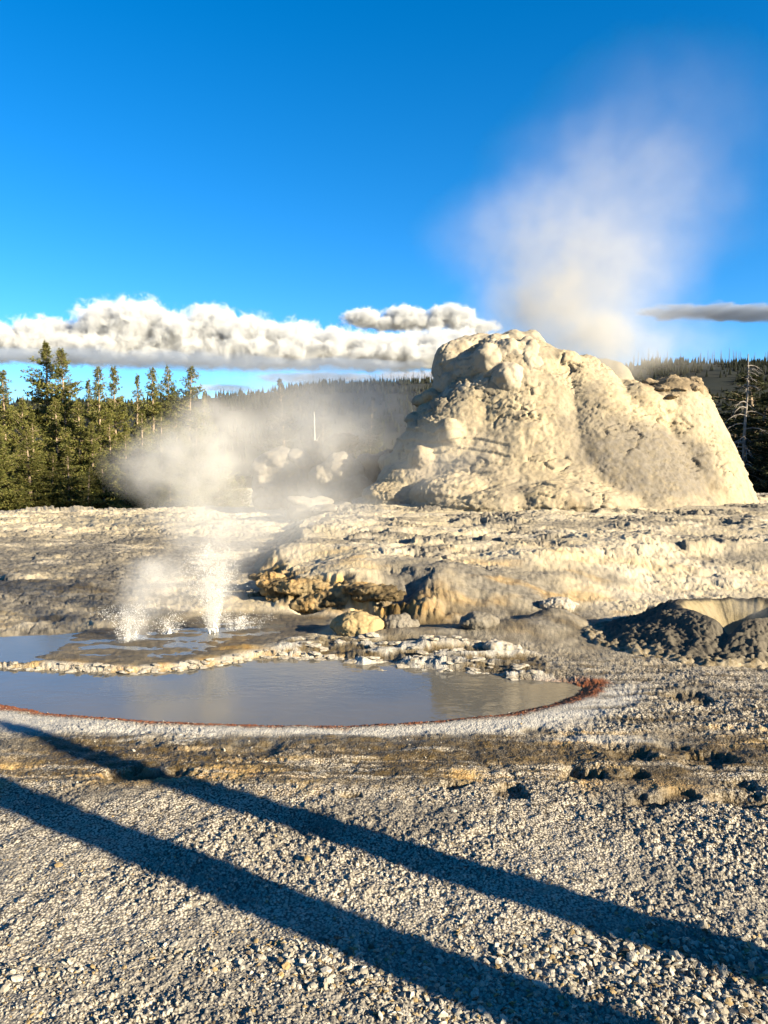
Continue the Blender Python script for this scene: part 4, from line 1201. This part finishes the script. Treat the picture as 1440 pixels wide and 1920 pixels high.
# ------------------------------------------------------------------ water jets
def droplet_mat():
    m, nt, b = new_mat('spray_water', 0.25, 0.6)
    b.inputs['Base Color'].default_value = (.48, .48, .47, 1)
    return m
M_SPRAY = droplet_mat()
def build_jet(name, label, px, py, Y, H, n, w0, w1, core, seed, lean=0.0, z0=UP_Z):
    rs = np.random.RandomState(seed)
    x0 = at(px, py, Y)[0]
    root = empty(name, (x0, Y, z0)); tag(root, label, 'water jet')
    t = rs.rand(n) ** 1.7
    ns = max(18, n // 170); sid = rs.randint(0, ns, n)
    sh = rs.uniform(.35, 1.0, ns) ** 0.8; sa = rs.normal(0, 1, (ns, 2)); ph = rs.rand(ns)
    u = np.clip(t * 0.9 + 0.10 * np.round((t + ph[sid]) * 9) / 9 + rs.normal(0, .015, n), 0, 1.05)
    up = 1 - (1 - np.minimum(u * 1.45, 1.45)) ** 2                      # rises, then falls back
    w = w0 * .5 + (w1 - w0 * .5) * u ** 0.9
    jit = 0.012 + 0.05 * u
    P = np.stack([sa[sid, 0] * w + rs.normal(0, 1, n) * jit + lean * u * H, sa[sid, 1] * w + rs.normal(0, 1, n) * jit, np.abs(up * sh[sid] * H + rs.normal(0, .5, n) * jit)], 1)
    s = rs.uniform(.0012, .0030, n) * (0.7 + 0.6 * rs.rand(n) ** 3) * (1 + 0.9 * (rs.rand(n) < .10))
    v = np.array([(1, 0, 0), (-1, 0, 0), (0, 1, 0), (0, -1, 0), (0, 0, 1.7), (0, 0, -1.4)], np.float32)
    f = np.array([(0, 2, 4), (2, 1, 4), (1, 3, 4), (3, 0, 4), (2, 0, 5), (1, 2, 5), (3, 1, 5), (0, 3, 5)])
    co = (P[:, None] + v[None] * s[:, None, None]).reshape(-1, 3)
    F_ = (f[None] + (np.arange(n) * 6)[:, None, None]).reshape(-1, 3)
    sp = obj('spray', mesh_np('spray', co, F_, M_SPRAY, True), root)
    tag(sp, kind='stuff')
    if core:
        h, r = core; pr = []
        rr = random.Random(seed)
        for i in range(46):
            q = rr.random() ** 1.3
            pr.append(ellipsoid((rr.gauss(0, r * .5 * (1 - q * .6)), rr.gauss(0, r * .5 * (1 - q * .6)), q * h), (r * .20 * (1.15 - q), r * .20, r * .4 * (1.2 - q)), 0, 1))
        me = rock_mesh('water_core', pr, 0.006, M_SPRAY, big=(.008, 14), knob=(0, 1), fine=(.006, 40), smooth=1)
        obj('water_core', me, root)
build_jet('water_jet', 'tall white jet of spouting water and droplets in the rear pool', 400, 1185, 9.3, 1.12, 20000, .07, .19, (.17, .06), 1, 0.02)
build_jet('water_jet', 'shorter fine spray jet at the left in the rear pool', 245, 1212, 8.75, .45, 5200, .10, .17, None, 2, .06)
build_jet('water_jet', 'low fan of splashes between the two taller jets', 318, 1182, 9.2, .22, 1500, .10, .13, (.08, .03), 3)
build_jet('water_jet', 'wide low splashing droplets right around the foot of the tall jet', 440, 1175, 9.45, .18, 2600, .26, .22, None, 4)

# ------------------------------------------------------------------ steam
def steam(label, blobs, nscale, warp, contrast, color=(.58, .58, .575), aniso=-0.1, seed=0.0, name='steam_plume'):
    """blobs: (px, py, Y, rx_px, rz_px, ry_m, density)"""
    B = []
    for px, py, Y, rx, rz, ry, de in blobs:
        p = at(px, py, Y); s = Y / F
        B.append((p, np.array((rx * s, ry, rz * s)), de))
    lo = np.min([p - r * 1.05 - warp * 0.8 for p, r, d in B], 0); hi = np.max([p + r * 1.05 + warp * 0.8 for p, r, d in B], 0)
    c = (lo + hi) / 2; h = (hi - lo) / 2
    co = np.array([(x * h[0], y * h[1], z * h[2]) for x in (-1, 1) for y in (-1, 1) for z in (-1, 1)])
    f = np.array([(0, 1, 3, 2), (4, 6, 7, 5), (0, 4, 5, 1), (2, 3, 7, 6), (0, 2, 6, 4), (1, 5, 7, 3)])
    m = bpy.data.materials.new(name); m.use_nodes = True; nt = m.node_tree
    nt.nodes.remove(nt.nodes['Principled BSDF'])
    k = NB(nt); oc = k.objco()
    off = k.vmath('ADD', oc, tuple(np.array((seed * 3.1, seed, -seed * 2))))
    wv = k.noise(off, nscale, 3, .55, out='Color')
    wv = k.vmath('SUBTRACT', wv, (.5, .5, .5))
    sc = k.n('ShaderNodeVectorMath', operation='SCALE'); k.put(sc.inputs[0], wv); sc.inputs['Scale'].default_value = warp * 2
    P = k.vmath('ADD', oc, sc.outputs[0])
    tot = None
    for p, r, de in B:
        v = k.vmath('DIVIDE', k.vmath('SUBTRACT', P, tuple(p - c)), tuple(r))
        l = k.vmath('LENGTH', v, out=1)
        t = k.map(l, 0.05, 1.0, de, 0.0)
        tot = t if tot is None else k.math('ADD', tot, t)
    n2 = k.noise(off, nscale * 2.3, 4, .6)
    g = k.map(n2, .5 - contrast, .5 + contrast, 0.15, 1.6, False)
    D = k.math('MULTIPLY', tot, g, clamp=False)
    pv = k.n('ShaderNodeVolumePrincipled'); pv.inputs['Color'].default_value = (*color, 1)
    pv.inputs['Anisotropy'].default_value = aniso
    pv.inputs['Density'].default_value = 0
    nt.links.new(D, pv.inputs['Density'])
    nt.links.new(pv.outputs[0], nt.nodes['Material Output'].inputs['Volume'])
    o = obj(name, mesh_np(name, co, f, m, False), None, tuple(c))
    tag(o, label, 'steam', kind='stuff')
    return o

steam('tall pale steam column drifting up from the cone vent', [
    (1120, 650, 25.5, 165, 80, 2.2, .65), (1040, 590, 25.5, 205, 115, 2.6, .62), (1110, 520, 25.5, 250, 135, 3.0, .27), (1010, 450, 25.5, 240, 145, 3.0, .17),
    (1180, 400, 25.5, 280, 170, 3.5, .11), (1110, 320, 25.5, 230, 140, 3.2, .045), (1250, 230, 25.5, 280, 170, 3.6, .03), (1230, 640, 25.5, 190, 80, 2.4, .18)], .55, .9, .33, color=(.54, .53, .50), seed=1)
steam('dense steam ball above the tall water jet', [
    (345, 865, 9.8, 135, 100, .75, 1.9), (410, 815, 9.8, 95, 85, .6, 1.3), (280, 880, 9.8, 110, 75, .6, 1.0), (375, 950, 9.7, 130, 90, .6, 1.7),
    (395, 1030, 9.5, 120, 130, .5, 1.15), (400, 1110, 9.45, 80, 90, .35, 0.8), (520, 960, 9.8, 130, 80, .7, .5), (450, 900, 9.8, 120, 110, .7, .5), (380, 770, 10, 90, 50, .6, .5)], 1.3, .20, .22, seed=5)
steam('small steam puff over the short left jet', [
    (290, 1085, 8.9, 82, 62, .4, 2.4), (262, 1135, 8.8, 58, 65, .3, 1.8), (250, 1185, 8.75, 46, 46, .24, 1.2), (340, 1115, 8.9, 75, 55, .35, 1.2)], 2.0, .12, .22, seed=9)
steam('wide thin steam drifting over the terrace left of the cone', [
    (560, 835, 19, 220, 130, 2.2, .33), (620, 765, 30, 250, 100, 3.0, .28), (590, 950, 16, 200, 75, 2.0, .26), (540, 722, 30, 260, 60, 2.6, .07),
    (470, 1010, 13, 190, 90, 1.4, .30), (830, 870, 18, 150, 110, 1.2, .16), (700, 800, 29, 140, 120, 1.6, .10)], .45, .5, .25, seed=14)
steam('thin wisps over the dark crater', [(1400, 1140, 9.0, 60, 30, .5, .35), (1330, 1150, 9.0, 50, 25, .4, .25)], 2.0, .1, .25, seed=21)
